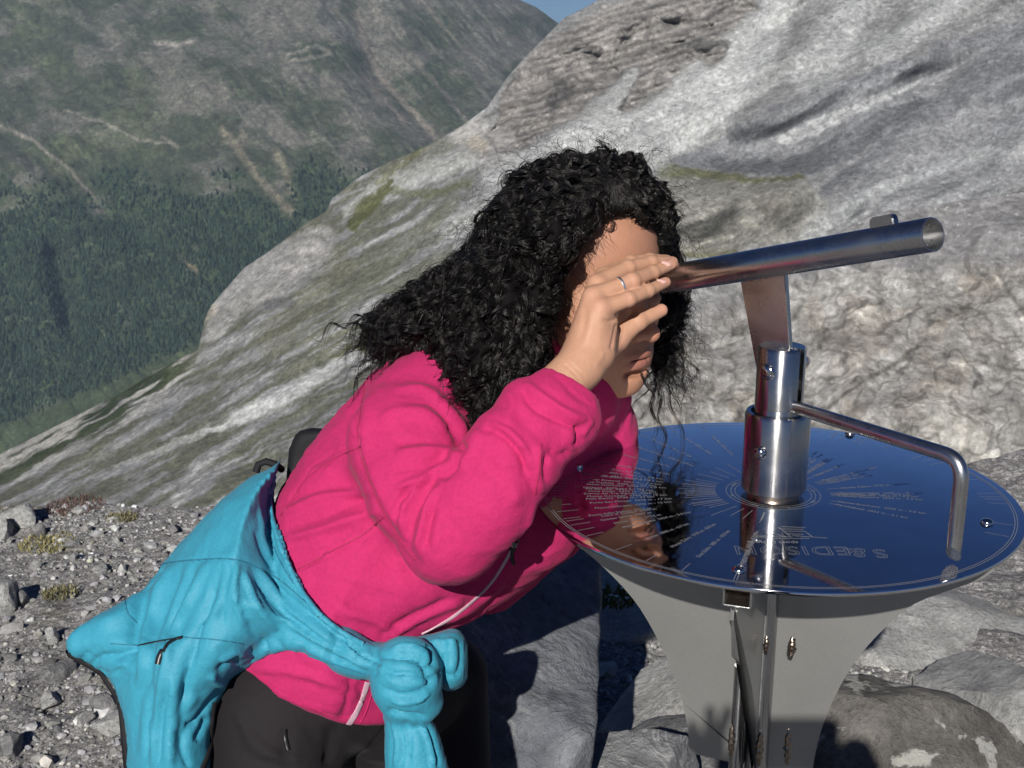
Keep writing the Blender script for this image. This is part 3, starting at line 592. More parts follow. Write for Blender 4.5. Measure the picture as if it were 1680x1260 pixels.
def tube_path(name, pts, r, mat, parent, seg=20, cap=True):
    pts = [Vector(p) for p in pts]; V = []; F = []; n = len(pts); up = None
    for i, p in enumerate(pts):
        d = (pts[min(i + 1, n - 1)] - pts[max(i - 1, 0)]).normalized()
        if up is None: up = d.orthogonal().normalized()
        up = (up - d * up.dot(d)).normalized(); s = d.cross(up)
        rr = r[i] if hasattr(r, '__len__') else r
        for k in range(seg): a = 2 * math.pi * k / seg; V.append(p + (up * math.cos(a) + s * math.sin(a)) * rr)
    for i in range(n - 1):
        for k in range(seg): F.append([i * seg + k, i * seg + (k + 1) % seg, (i + 1) * seg + (k + 1) % seg, (i + 1) * seg + k])
    if cap: F.append(list(range(seg))[::-1]); F.append([(n - 1) * seg + k for k in range(seg)])
    bm = bmesh.new(); vs = [bm.verts.new(q) for q in V]
    for f in F: bm.faces.new([vs[i] for i in f])
    return from_bm(name, bm, mat, parent, True, R(50))
def plate(name, poly, o, u, v, n, th, mat, parent, bev=.0006):
    """extruded outline: poly in (u, v) metres around origin o, thickness th centred along n"""
    bm = bmesh.new(); a = [bm.verts.new(o + u * p[0] + v * p[1] + n * th / 2) for p in poly]; b = [bm.verts.new(o + u * p[0] + v * p[1] - n * th / 2) for p in poly]
    bm.faces.new(a); bm.faces.new(b[::-1]); m = len(poly)
    for k in range(m): bm.faces.new([a[k], b[k], b[(k + 1) % m], a[(k + 1) % m]])
    bmesh.ops.recalc_face_normals(bm, faces=bm.faces[:])
    if bev: bmesh.ops.bevel(bm, geom=[e for e in bm.edges if e.calc_face_angle(0) > R(60)], offset=bev, segments=2, affect='EDGES')
    return from_bm(name, bm, mat, parent, True, R(40))
RD = .3
disk = lathe('disk', [(RD - .0035, .9945), (RD - .001, .9950), (RD, .9965), (RD, .9985), (RD - .0008, .9998), (RD - .0018, 1.0)], S_MIR, table, 256)
# engraving rings just above the disk
def ring_lines(rads, w=.0005, arcs=None):
    bm = bmesh.new()
    for r in rads:
        N = 220
        for k in range(N):
            a, b = 2 * math.pi * k / N, 2 * math.pi * (k + 1) / N
            q = [bm.verts.new((rr * math.cos(t), rr * math.sin(t), 1.00025)) for rr, t in ((r - w, a), (r + w, a), (r + w, b), (r - w, b))]; bm.faces.new(q)
    return bm
rs = random.Random(4)
bm = ring_lines([.2895, .2865], .00035); b2 = ring_lines([.0525, .0475, .0585], .0003); me = bpy.data.meshes.new('t'); b2.to_mesh(me); b2.free(); bm.from_mesh(me)
TXT = ["Monte Cristallo  3434 m - 3.6 km", "Ortles  3905 m - 6.9 km", "Monte Zebru  3735 m - 8.8 km", "Gran Zebru  3851 m - 10.5 km", "Thurwieserspitze  3652 m - 8.1 km", "Trafoier Eiswand  3565 m - 7.4 km", "Cima Tuckett  3462 m - 4.2 km",
       "Monte Scorluzzo  3095 m - 2.8 km", "Piz Umbrail  3033 m - 5.1 km", "Piz Bernina  4049 m - 43 km", "Cima Piazzi  3439 m - 21 km", "Corno dei Tre Signori  3360 m", "Monte Cevedale  3769 m - 15 km", "Palla Bianca  3738 m - 33 km", "Punta San Matteo  3678 m - 17 km", "Monte Sobretta  3296 m - 15 km", "Passo dello Stelvio  2757 m", "Cima di Campo  3480 m", "Geister Spitze  3467 m", "Monte Livrio  3174 m"]
def textmesh(s, size, ax='LEFT'):
    cu = bpy.data.curves.new('t', 'FONT'); cu.body = s; cu.size = size; cu.align_x = ax; cu.align_y = 'CENTER'; cu.resolution_u = 2; cu.offset = 0
    ob = bpy.data.objects.new('t', cu); sc.collection.objects.link(ob); dg = bpy.context.evaluated_depsgraph_get(); dg.update()
    m2 = bpy.data.meshes.new_from_object(ob.evaluated_get(dg)); bpy.data.objects.remove(ob); return m2
def put_text(bm, s, size, mtx, ax='LEFT'):
    m2 = textmesh(s, size, ax); m2.transform(mtx); bm.from_mesh(m2); bpy.data.meshes.remove(m2)
angs = [a for a in list(np.linspace(152, 212, 15)) + [222, 231, 240, 251, 262 - 30 + 20] + [140, 131, 122, 110, 101, 78, 70, 58, 52, 44, 30, 26, 12, -2, -6, -22, -30]]
ti = 0
for a in angs:
    for j in range(1 if rs.random() < .5 else 2):
        aa = R(a + j * 2.6 + rs.uniform(-.6, .6)); s = TXT[ti % len(TXT)]; ti += 1
        left = math.cos(aa) < 0
        r0 = rs.uniform(.232, .252); sz = .0074
        m = Matrix.Rotation(aa + (math.pi if left else 0), 4, 'Z') @ Matrix.Translation((-r0 if left else r0, 0, .00) if left else (r0 - .155, 0, 0))
        m = Matrix.Translation((0, 0, 1.0003)) @ m; put_text(bm, s, sz, m)
        for (r1, r2, w) in ((.072, rs.uniform(.10, .12), .00035), (rs.uniform(.256, .262), .284, .00035)):
            d = Vector((math.cos(aa), math.sin(aa), 0)); p = Vector((-d.y, d.x, 0)) * w; z = Vector((0, 0, 1.0003))
            bm.faces.new([bm.verts.new(q) for q in (d * r1 - p + z, d * r2 - p + z, d * r2 + p + z, d * r1 + p + z)])
for k, s in enumerate("N  NO  O  SO  S  SW  W  NW".split()):
    a = R(100 - 45 * k); put_text(bm, s, .0065, Matrix.Translation((.053 * math.cos(a), .053 * math.sin(a), 1.0003)) @ Matrix.Rotation(a - math.pi / 2, 4, 'Z'), 'CENTER')
me = None
eng = from_bm('engraved_directions', bm, S_ENG, table, False)
# outlined maker's lettering, upside down from this side
def outline_text(s, size, loc, rz, wd=.0004):
    cu = bpy.data.curves.new('t', 'FONT'); cu.body = s; cu.size = size; cu.align_x = 'CENTER'; cu.fill_mode = 'NONE'; cu.bevel_depth = wd * .5; cu.bevel_resolution = 0; cu.resolution_u = 4; cu.space_character = 1.12
    ob = bpy.data.objects.new('t', cu); sc.collection.objects.link(ob); dg = bpy.context.evaluated_depsgraph_get(); dg.update()
    m2 = bpy.data.meshes.new_from_object(ob.evaluated_get(dg)); bpy.data.objects.remove(ob)
    m2.transform(Matrix.Translation(loc) @ Matrix.Rotation(rz, 4, 'Z') @ Matrix.Diagonal((1, 1, .4, 1))); return m2
bm = bmesh.new()
def gtext(s, size, x, y, rz=math.pi): 
    p = Lz(x, y); bm.from_mesh(outline_text(s, size, (p.x, p.y, 1.0004), rz))
gtext("EDISON", .034, 1296, 897); gtext("&", .036, 1402, 900); gtext("S", .034, 1440, 902)
pt = Lz(1268, 890); m2 = textmesh("sport & moda", .0105, 'CENTER'); m2.transform(Matrix.Translation((pt.x, pt.y, 1.0004)) @ Matrix.Rotation(math.pi, 4, 'Z')); bm.from_mesh(m2)
def stroke(p, q, w=.0005):
    a, b = Lz(*p), Lz(*q); d = (b - a).normalized(); n = Vector((-d.y, d.x, 0)) * w; z = Vector((0, 0, .0004)); bm.faces.new([bm.verts.new(c + z) for c in (a - n, b - n, b + n, a + n)])
for a, b in (((1241, 882), (1270, 876)), ((1270, 876), (1290, 881)), ((1241, 881.5), (1300, 881)), ((1300, 879), (1357, 883)), ((1270, 884), (1328, 883.5)), ((1277, 865), (1296, 880)), ((1280, 864), (1322, 866)), ((1282, 868), (1318, 869)), ((1288, 872), (1322, 872)), ((1292, 876), (1318, 877)), ((1322, 873), (1333, 881))):
    stroke(a, b)
from_bm('engraved_emblem', bm, S_ENG, table, False)
# rivets
def dome_pts(r, h): return [(r, 0), (r, h * .25), (r * .92, h * .55), (r * .7, h * .82), (r * .4, h * .96), (0.0004, h)]
for x, y in ((947, 767), (1212, 936), (1619, 858), (1395, 706)):
    p = Lz(x, y); lathe('rivet', dome_pts(.0075, .0055), S_POL, table, 24, Matrix.Translation((p.x, p.y, 1.0)), cap=False)
# centre sleeve
S1 = .1075
lathe('sleeve', [(.034, 1.006), (.0395, 1.007), (.0405, 1.010), (.0405, 1.0 + S1 - .004), (.0385, 1.0 + S1), (.0335, 1.0 + S1), (.0325, 1.0 + S1 - .012)], S_TURN, table, 96)
lathe('sleeve_foot', [(.033, .999), (.033, 1.0065)], S_DK, table, 64)
az = math.radians(-46.5)                                                 # heading of the sighting tube in table coordinates
e1 = Vector((math.cos(az), math.sin(az), 0)); e2 = Vector((math.sin(az), -math.cos(az), 0))   # e2 faces the camera's left
def bolt(name, pos, nrm, r, h, hexs=True, mat=None):
    m = axis_mtx(pos, pos + nrm); o = lathe(name, dome_pts(r, h), mat or S_POL, table, 28, m, cap=False)
    lathe('socket', [(r * .38, h * .90), (r * .38, h * 1.03), (.0005, h * 1.03)], S_DK, o, 6, m, cap=False); return o
pb = L(1231, 751, 1.62); nb = Vector((pb.x, pb.y, 0)).normalized(); bolt('bolt', Vector((nb.x * .040, nb.y * .040, pb.z)), nb, .0085, .008)
# upper slotted cylinder with a cheek plate either side of the bracket
ZT = 1.0 + S1 + .083
def slotted():
    bm = bmesh.new(); seg = 96; r = .0295; ys = .0042; out = []
    for side in (-1, 1):
        pts = []
        a0 = math.asin(ys / r)
        for k in range(33):
            a = a0 + (math.pi - 2 * a0) * k / 32; pts.append((r * math.cos(a), side * r * math.sin(a)))
        rings = []
        for z, rr in ((1.0 + S1 - .010, 1), (ZT - .003, 1), (ZT, .93)):
            rings.append([bm.verts.new(e1 * (p[0] * rr) + e2 * (p[1] * rr if abs(p[1]) > ys * 1.2 else p[1]) + Vector((0, 0, z))) for p in pts])
        m = len(pts)
        for i in range(2):
            for k in range(m): bm.faces.new([rings[i][k], rings[i][(k + 1) % m], rings[i + 1][(k + 1) % m], rings[i + 1][k]])
        bm.faces.new(rings[2]); bm.faces.new(rings[0])
    return from_bm('slotted_head', bm, S_TURN, table, True, R(35))
slotted()
lathe('head_base', [(.0298, 1.0 + S1 - .012), (.0298, 1.0 + S1 + .006), (.0290, 1.0 + S1 + .008)], S_TURN, table, 64)
zb = Lr(1256, 611, e1).z
bolt('bolt', e2 * .028 + Vector((0, 0, zb)), e2, .0105, .006)
bolt('bolt', -e2 * .028 + Vector((0, 0, zb)), -e2, .0105, .028)
# sighting tube
E0 = L(1090, 459, 1.735); O0 = L(1531, 384.6, 1.375); TR = .0181; TA = (O0 - E0).normalized()
def sight_tube():
    m = axis_mtx(E0, O0); ln = (O0 - E0).length; prof = [(TR * .93, 0), (TR, .0008), (TR, ln - .0012), (TR - .0006, ln), (TR - .0016, ln), (TR - .0019, ln - .0006), (TR - .0019, .0), (TR * .93, 0)]
    return lathe('sighting_tube', prof, S_TUBE, table, 64, m, cap=False)
S_TUBE = steel('tube_steel', .50, .27, bumps=.14, scratch=220, grain=(1, 1, 1))
stube = sight_tube()
# bracket: a tapering flat bar between tube and slot
def on_axis_z(pxx, pyy): q = Lr(pxx, pyy, e2); return (q.dot(e1), q.z)
bt = [on_axis_z(1216, 470), on_axis_z(1289, 456), on_axis_z(1303, 640), on_axis_z(1250, 640)]
bt[0] = (bt[0][0], bt[0][1] + .010); bt[1] = (bt[1][0], bt[1][1] + .010)
plate('bracket', bt, Vector((0, 0, 0)), e1, Vector((0, 0, 1)), e2, .0075, S_BR, table, .0008)
# shift the tube so that it really sits on the bracket
mid = (bt[0][0] + bt[1][0]) / 2
# small sight loop on the tube
def sight_loop():
    n = TA.cross(Vector((0, 0, 1))).normalized(); up = n.cross(TA) * 1.0
    if up.z < 0: up = -up
    c = L(1478, 372, 1.44); s = (c - E0).dot(TA); b = E0 + TA * s + up * (TR - .003); w, h = .0165, .0135
    cc = [(-w, -.004), (-w, h * .55), (-w * .93, h * .82), (-w * .72, h), (w * .74, h), (w * .94, h * .84), (w, h * .6), (w, -.004)]
    plate('sight_block', cc, b, TA, up, n, .0095, S_POL, stube, .0012)
sight_loop()
# pointer rod bent down to the disk
pc_ = Lz(1562, 928); pd = Vector((pc_.x, pc_.y, 0)); prr = pd.length; pd.normalize(); pn = Vector((-pd.y, pd.x, 0))
pz1 = Lr(1303, 668, pn); pz2 = Lr(1562, 748, pn)
a0 = pd * .026 + Vector((0, 0, pz1.z)); b0 = pd * prr + Vector((0, 0, pz2.z)); c0 = pd * prr + Vector((0, 0, 1.004))
pth = [a0.lerp(b0, t) for t in np.linspace(0, .90, 8)]
for t in np.linspace(0, 1, 9)[1:]:
    k = .90 + .1 * 0; s0 = a0.lerp(b0, .90); s2 = b0.lerp(c0, .22); pth.append(s0 * (1 - t) ** 2 + b0 * 2 * t * (1 - t) + s2 * t * t)
pth += [b0.lerp(c0, t) for t in (.4, .6, .75)]
rod = tube_path('pointer_rod', pth + [c0 + Vector((0, 0, .024))], .0083, S_BR, table, 24)
# slanted tip
def tip():
    bm = bmesh.new(); seg = 24; r = .0083; t0 = []; t1 = []; zc = 1.0285
    side = Vector((-.6, -.8, 0)).normalized()
    for k in range(seg):
        a = 2 * math.pi * k / seg; v = Vector((r * math.cos(a), r * math.sin(a), 0)); s = v.dot(side) / r
        t0.append(bm.verts.new(pd * prr + v + Vector((0, 0, zc)))); t1.append(bm.verts.new(pd * prr + v * 1. + Vector((0, 0, 1.003 + .021 * max(0, (s + 1) / 2)))))
    for k in range(seg): bm.faces.new([t0[k], t0[(k + 1) % seg], t1[(k + 1) % seg], t1[k]])
    bm.faces.new(t1[::-1]); from_bm('rod_tip', bm, S_BR, rod, True, R(35))
tip()
# post and fins underneath
PR = .0165
lathe('post', [(PR, -.02), (PR, .992)], S_TURN, table, 48)
def fin_poly(pix, n):
    u = Vector((-n.y, n.x, 0)); out = []
    for x, y in pix: q = Lr(x, y, n); out.append((q.dot(u), q.z))
    return u, out
# main fin: plane through the axis, facing the camera
fl = Lz(905, 862, .992); fr = Lz(1628, 934, .992); un = (fr - fl); un.z = 0; un.normalize(); nmain = Vector((-un.y, un.x, 0))
def smooth_poly(pix, n): return [tuple(p) for p in catmull(pix, n)]
Lf = smooth_poly([(900, 862), (930, 882), (985, 925), (1045, 990), (1090, 1070), (1117, 1140), (1129, 1200), (1131, 1234)], 28)
Rf = smooth_poly([(1333, 1268), (1336, 1245), (1345, 1205), (1366, 1150), (1396, 1095), (1438, 1043), (1495, 993), (1560, 967), (1608, 950), (1630, 936)], 32)
u_, pl_ = fin_poly(Lf + [(1200, 1250)] + [(1248, 1256)], nmain)
top = [(p[0], min(p[1], .9925)) for p in pl_]
off = nmain * 0
plate('fin', [(top[0][0], .9925)] + top[1:] + [(0, top[-1][1]), (0, .9925)], Vector((0, 0, 0)), u_, Vector((0, 0, 1)), nmain, .004, S_PLATE, table)
u_, pr_ = fin_poly([(1262, 1310)] + Rf, nmain)
pr2 = [(p[0], min(p[1], .9925)) for p in pr_]
plate('fin', [(0, .9925), (0, pr2[0][1])] + pr2[:-1] + [(pr2[-1][0], pr2[-1][1]), (pr2[-1][0], .9925)], Vector((0, 0, 0)), u_, Vector((0, 0, 1)), nmain, .004, S_PLATE, table)
# front fin, nearly edge-on to the camera, and a rear one
fd = Lz(1206, 958, 1.0); fdir = Vector((fd.x, fd.y, 0)).normalized(); fn_ = Vector((-fdir.y, fdir.x, 0))
fq_ = [Lr(x, y, fn_) for x, y in ((1202, 1000), (1203, 1078), (1207, 1082), (1214, 1090), (1223, 1104), (1231, 1128), (1236, 1165), (1238, 1210), (1239, 1275))]
fp = [(0, .9925), (.165, .9925), (.170, .966), (fq_[0].dot(fdir) - .03, .9615), (fq_[0].dot(fdir), .9610)] + [(q.dot(fdir), q.z) for q in fq_] + [(0, fq_[-1].z)]
plate('fin', fp, Vector((0, 0, 0)), fdir, Vector((0, 0, 1)), fn_, .004, S_PLATE, table)
plate('fin', [(0, .9925), (-.27, .9925), (-.2, .95), (-.12, .87), (-.07, .75), (-.055, .62), (0, .62)], Vector((0, 0, 0)), fdir, Vector((0, 0, 1)), fn_, .004, S_PLATE, table)
# square socket under the rim
def socket():
    bm = bmesh.new(); c = fdir * .272 + Vector((0, 0, .9775)); hw, hh, t = .0155, .0145, .002
    def rect(r0, h0, d): return [bm.verts.new(c + fdir * d + fn_ * a * r0 + Vector((0, 0, b * h0))) for a, b in ((-1, -1), (1, -1), (1, 1), (-1, 1))]
    o1, i1, o2, i2 = rect(hw, hh, 0), rect(hw - t, hh - t, 0), rect(hw, hh, -.09), rect(hw - t, hh - t, -.09)
    for k in range(4):
        j = (k + 1) % 4; bm.faces.new([o1[k], o1[j], i1[j], i1[k]]); bm.faces.new([o1[k], o2[k], o2[j], o1[j]]); bm.faces.new([i1[k], i1[j], i2[j], i2[k]])
    bm.faces.new(o2); bm.faces.new(i2[::-1]); bmesh.ops.recalc_face_normals(bm, faces=bm.faces[:])
    bmesh.ops.bevel(bm, geom=[e for e in bm.edges if e.calc_face_angle(0) > R(60)], offset=.0006, segments=2, affect='EDGES')
    o = from_bm('square_socket', bm, S_BR, table); d = c - fdir * .035
    bm = bmesh.new(); q = [bm.verts.new(d + fn_ * a * (hw - t) * .98 + Vector((0, 0, b * (hh - t) * .98))) for a, b in ((-1, -1), (1, -1), (1, 1), (-1, 1))]; bm.faces.new(q); q2 = [bm.verts.new(v.co - fdir * .01) for v in q]; bm.faces.new(q2[::-1])
    for k in range(4): bm.faces.new([q[k], q2[k], q2[(k + 1) % 4], q[(k + 1) % 4]])
    from_bm('brown_block', bm, S_DARK, o, False)  # matte dark brown block set back inside the socket's open end
socket()
# weld beads
def weld(x, y, d, h, r):
    p = L(x, y, d); rs = np.random.RandomState(int(x)); N = 14
    pts = [p + Vector((rs.normal(0, .0006), 0, h * (k / (N - 1) - .5))) for k in range(N)]; rr = [r * (math.sin(math.pi * (k + .6) / N) ** .5) * (1 + .25 * math.sin(k * 2.4)) for k in range(N)]
    tube_path('weld', pts, rr, S_DK, table, 12)
weld(1257, 1058, 1.655, .026, .0035); weld(1299, 1062, 1.668, .028, .0048); weld(1293, 1225, 1.71, .05, .0045); weld(1246, 1228, 1.70, .05, .0045); weld(1200, 1215, 1.70, .045, .004)
# stub tube beside the post
pS = Lr(1217, 1085, nmain)
zs = pS.z
lathe('side_tube', [(.0085, zs - .6), (.0085, zs + .0)], S_TURN, table, 24, Matrix.Translation((pS.x - nmain.x * .012, pS.y - nmain.y * .012, 0)) if nmain.y > 0 else Matrix.Translation((pS.x + nmain.x * .012, pS.y + nmain.y * .012, 0)))
# ================================================================ SCULPTING TOOLS
class Field:
    """signed distance field on a regular grid, surfaced with surface nets"""
    def __init__(s, lo, hi, h):
        s.lo = np.array(lo, float); s.h = h; s.n = np.ceil((np.array(hi) - s.lo) / h).astype(int) + 1
        s.D = np.full(s.n, .05, np.float32)
    def box(s, lo, hi):
        a = np.clip(np.floor((np.array(lo) - s.lo) / s.h).astype(int), 0, s.n - 1); b = np.clip(np.ceil((np.array(hi) - s.lo) / s.h).astype(int) + 1, 1, s.n)
        sl = tuple(slice(i, j) for i, j in zip(a, b))
        g = [s.lo[k] + s.h * np.arange(a[k], b[k]) for k in range(3)]
        return sl, g[0][:, None, None], g[1][None, :, None], g[2][None, None, :]
    def _put(s, sl, d, k, mode):
        A = s.D[sl]
        if A.size == 0: return
        if mode == 'sub': d = -d; k_ = k; h = np.clip(.5 - .5 * (d - A) / k_, 0, 1) if False else None
        if mode == 'add':
            if k > 0: h = np.clip(.5 + .5 * (A - d) / k, 0, 1); s.D[sl] = A * (1 - h) + d * h - k * h * (1 - h)
            else: s.D[sl] = np.minimum(A, d)
        else:
            if k > 0: h = np.clip(.5 - .5 * (A - d) / k, 0, 1); s.D[sl] = A * (1 - h) + d * h + k * h * (1 - h)
            else: s.D[sl] = np.maximum(A, d)
    def cone(s, a, b, r1, r2, k=.01, mode='add', sq=None):
        a = np.array(a, float); b = np.array(b, float); m = max(r1, r2) + max(k, .01) * 2.5
        sl, x, y, z = s.box(np.minimum(a, b) - m, np.maximum(a, b) + m)
        ba = b - a; L = ba @ ba + 1e-12; t = np.clip(((x - a[0]) * ba[0] + (y - a[1]) * ba[1] + (z - a[2]) * ba[2]) / L, 0, 1)
        d = np.sqrt((x - a[0] - t * ba[0]) ** 2 + (y - a[1] - t * ba[1]) ** 2 + (z - a[2] - t * ba[2]) ** 2) - (r1 + (r2 - r1) * t)
        s._put(sl, d.astype(np.float32), k, mode)
    def chain(s, pts, rad, k=.01):
        for i in range(len(pts) - 1): s.cone(pts[i], pts[i + 1], rad[i], rad[i + 1], k)
    def ell(s, c, rad, axes=None, k=.01, mode='add'):
        c = np.array(c, float); rad = np.array(rad, float); m = rad.max() + max(k, .01) * 2.5
        sl, x, y, z = s.box(c - m, c + m); X, Y, Z = x - c[0], y - c[1], z - c[2]
        if axes is None: q = [X, Y, Z]
        else: q = [X * a[0] + Y * a[1] + Z * a[2] for a in np.array(axes)]
        k0 = np.sqrt(sum((q[i] / rad[i]) ** 2 for i in range(3))); k1 = np.sqrt(sum((q[i] / rad[i] ** 2) ** 2 for i in range(3))) + 1e-6
        s._put(sl, (k0 * (k0 - 1) / k1).astype(np.float32), k, mode)
    def pts(s, sl=None):
        g = [s.lo[k] + s.h * np.arange(s.n[k]) for k in range(3)]; return np.stack(np.meshgrid(*g, indexing='ij'), -1)
    def plane(s, p, n, k=.003):
        """keep what lies on the side the normal points away from"""
        n = np.array(n, float); n /= np.linalg.norm(n); g = [s.lo[q] + s.h * np.arange(s.n[q]) for q in range(3)]
        d = (g[0][:, None, None] - p[0]) * n[0] + (g[1][None, :, None] - p[1]) * n[1] + (g[2][None, None, :] - p[2]) * n[2]
        s._put((slice(None),) * 3, d.astype(np.float32), k, 'max')
    def mesh(s, smooth=2):
        D = s.D; ins = D < 0; nx, ny, nz = D.shape
        C = np.zeros((nx - 1, ny - 1, nz - 1), np.int8)
        for i in (0, 1):
            for j in (0, 1):
                for k in (0, 1): C += ins[i:nx - 1 + i, j:ny - 1 + j, k:nz - 1 + k]
        act = np.argwhere((C > 0) & (C < 8)); M = len(act); idx = np.full(C.shape, -1, np.int32); idx[tuple(act.T)] = np.arange(M)
        off = np.array([[i, j, k] for i in (0, 1) for j in (0, 1) for k in (0, 1)]); val = np.stack([D[tuple((act + o).T)] for o in off], 1)
        acc = np.zeros((M, 3)); cnt = np.zeros(M)
        for a in range(8):
            for b in range(a + 1, 8):
                if np.abs(off[a] - off[b]).sum() != 1: continue
                m = (val[:, a] < 0) != (val[:, b] < 0); t = val[m, a] / (val[m, a] - val[m, b])
                acc[m] += off[a] + t[:, None] * (off[b] - off[a]); cnt[m] += 1
        V = s.lo + s.h * (act + acc / cnt[:, None]); Q = []
        for ax in range(3):
            sl0 = [slice(None)] * 3; sl1 = [slice(None)] * 3; sl0[ax] = slice(0, -1); sl1[ax] = slice(1, None)
            e = ins[tuple(sl0)] != ins[tuple(sl1)]; P0 = np.argwhere(e); o1, o2 = [(1, 2), (2, 0), (0, 1)][ax]
            ok = (P0[:, o1] > 0) & (P0[:, o2] > 0) & (P0[:, o1] < C.shape[o1]) & (P0[:, o2] < C.shape[o2]); P0 = P0[ok]
            u = np.zeros(3, int); u[o1] = 1; w_ = np.zeros(3, int); w_[o2] = 1
            q = np.stack([idx[tuple((P0 - u - w_).T)], idx[tuple((P0 - w_).T)], idx[tuple(P0.T)], idx[tuple((P0 - u).T)]], 1)
            fl = ~ins[tuple(P0.T)]; q[fl] = q[fl][:, ::-1]; Q.append(q)
        Q = np.concatenate(Q); Q = Q[(Q >= 0).all(1)]
        V = laplace(V, Q, smooth)
        return V, Q
def laplace(V, Q, it, lam=.5, mask=None):
    e = np.concatenate([Q[:, [0, 1]], Q[:, [1, 2]], Q[:, [2, 3]], Q[:, [3, 0]]]); n = len(V)
    deg = np.bincount(e[:, 0], minlength=n) + np.bincount(e[:, 1], minlength=n)
    for _ in range(it):
        for sg in (lam, -lam * .95):
            S = np.stack([np.bincount(e[:, 0], V[e[:, 1], k], n) + np.bincount(e[:, 1], V[e[:, 0], k], n) for k in range(3)], 1) / np.maximum(deg, 1)[:, None]
            d = (S - V) * sg; V = V + (d if mask is None else d * mask[:, None])
    return V
def normals(V, Q):
    a = np.cross(V[Q[:, 2]] - V[Q[:, 0]], V[Q[:, 3]] - V[Q[:, 1]]); N = np.zeros_like(V)
    for k in range(4):
        for c in range(3): N[:, c] += np.bincount(Q[:, k], a[:, c], len(V))
    return N / (np.linalg.norm(N, axis=1)[:, None] + 1e-12)
def idw(ctrl):
    c = np.array(ctrl, float)
    def f(x, y):
        w_ = [1 / ((x - a[0]) ** 2 + (y - a[1]) ** 2 + 900.) ** 1.5 for a in c]; return sum(w_[k] * c[k, 2] for k in range(len(c))) / sum(w_)
    return f
def inflate(F, outline, d0, H, Rm, k=.01, mode='add', back=None, smooth=True, pad=.02):
    """a rounded body whose outline is traced in the photo: d0 its middle depth, H its half-thickness, Rm the radius (m) over which it rounds off"""
    M = outline if isinstance(outline, Map2) else Map2(outline, smooth=smooth); p = M.p
    f0 = d0 if callable(d0) else (lambda x, y: d0 + 0 * x); fH = H if callable(H) else (lambda x, y: H + 0 * x)
    c = [P(q[0], q[1], dd) for q in p[::4] for dd in (1.3, 2.2)]; pts = np.array(c)
    fz = F.pts(); sh = fz.shape[:3]; x, y, z = proj(fz.reshape(-1, 3))
    sel = (x > p[:, 0].min() - 25) & (x < p[:, 0].max() + 25) & (y > p[:, 1].min() - 25) & (y < p[:, 1].max() + 25)
    x, y, z = x[sel], y[sel], z[sel]; s = M(x, y) * z / FPX
    h = fH(x, y); dm = f0(x, y); u = z - dm; hh = np.where(u > 0, h if back is None else back, h)
    pr = hh * np.sqrt(np.clip(1 - (1 - np.clip(s / Rm, 0, 1)) ** 2, 0, 1)); au = np.abs(u)
    ins = s > 0; d = np.where(ins, np.where(au < pr, -np.minimum(pr - au, s * (.3 + 1.2 * np.clip(s / Rm, 0, 1)) + 1e-4), np.minimum(au - pr, np.hypot(au, s))), np.hypot(au, s))
    full = np.full(fz.shape[0] * fz.shape[1] * fz.shape[2], .05, np.float32); full[sel] = np.clip(d, -.05, .05)
    F._put((slice(None),) * 3, full.reshape(sh), k, mode)
def cut2d(F, outline, k=.003):
    """keep only what lies inside the outline (seen from the photo's side)"""
    M = Map2(outline, smooth=False, pad=200); fz = F.pts(); sh = fz.shape[:3]; x, y, z = proj(fz.reshape(-1, 3))
    F._put((slice(None),) * 3, (-M(x, y) * z / FPX).reshape(sh).astype(np.float32), k, 'max')
def crease(V, N, strokes, back=False):
    """press folds into a surface: strokes = [(points px, width px, height mm[, profile])], on the camera's side"""
    x, y, z = proj(V); w_ = V - CAM; face = -(N * w_).sum(1) / np.linalg.norm(w_, axis=1)
    fm = sstep(-.05, .3, face); D = np.zeros(len(V))
    for st in strokes:
        pts, wd, amp = st[:3]; prof = st[3] if len(st) > 3 else 'g'; lim = st[4] if len(st) > 4 else None
        pts = catmull(pts, max(8, len(pts) * 6)) if len(pts) > 2 else np.array(pts, float)
        m = (x > pts[:, 0].min() - 4 * wd) & (x < pts[:, 0].max() + 4 * wd) & (y > pts[:, 1].min() - 4 * wd) & (y < pts[:, 1].max() + 4 * wd) & (fm > 0)
        if lim is not None: m &= (z > lim[0]) & (z < lim[1])
        if not m.any(): continue
        d, fr = pl_dist(x[m], y[m], pts.tolist()); tp = np.clip(np.minimum(fr, 1 - fr) * 5, 0, 1) ** .7
        if prof == 'g': v = np.exp(-(d / wd) ** 2)
        elif prof == 'v': v = np.clip(1 - d / wd, 0, 1)                                       # sharp valley or ridge
        elif prof == 'r':                                                                     # ridge with valleys beside it
            q = d / wd; v = (1 - q * q) * np.exp(-q * q * .9)
        D[m] += v * tp * amp * .001 * fm[m]
    return V + N * D[:, None]
BV = {}
def bvh_of(V, Q): return BVHTree.FromPolygons([tuple(v) for v in V], [tuple(int(i) for i in q) for q in Q])
def ray(bv, x, y):
    d = Vector(P(x, y, 1.0) - CAM).normalized(); h = bv.ray_cast(Vector(CAM), d); return h[0], h[1]
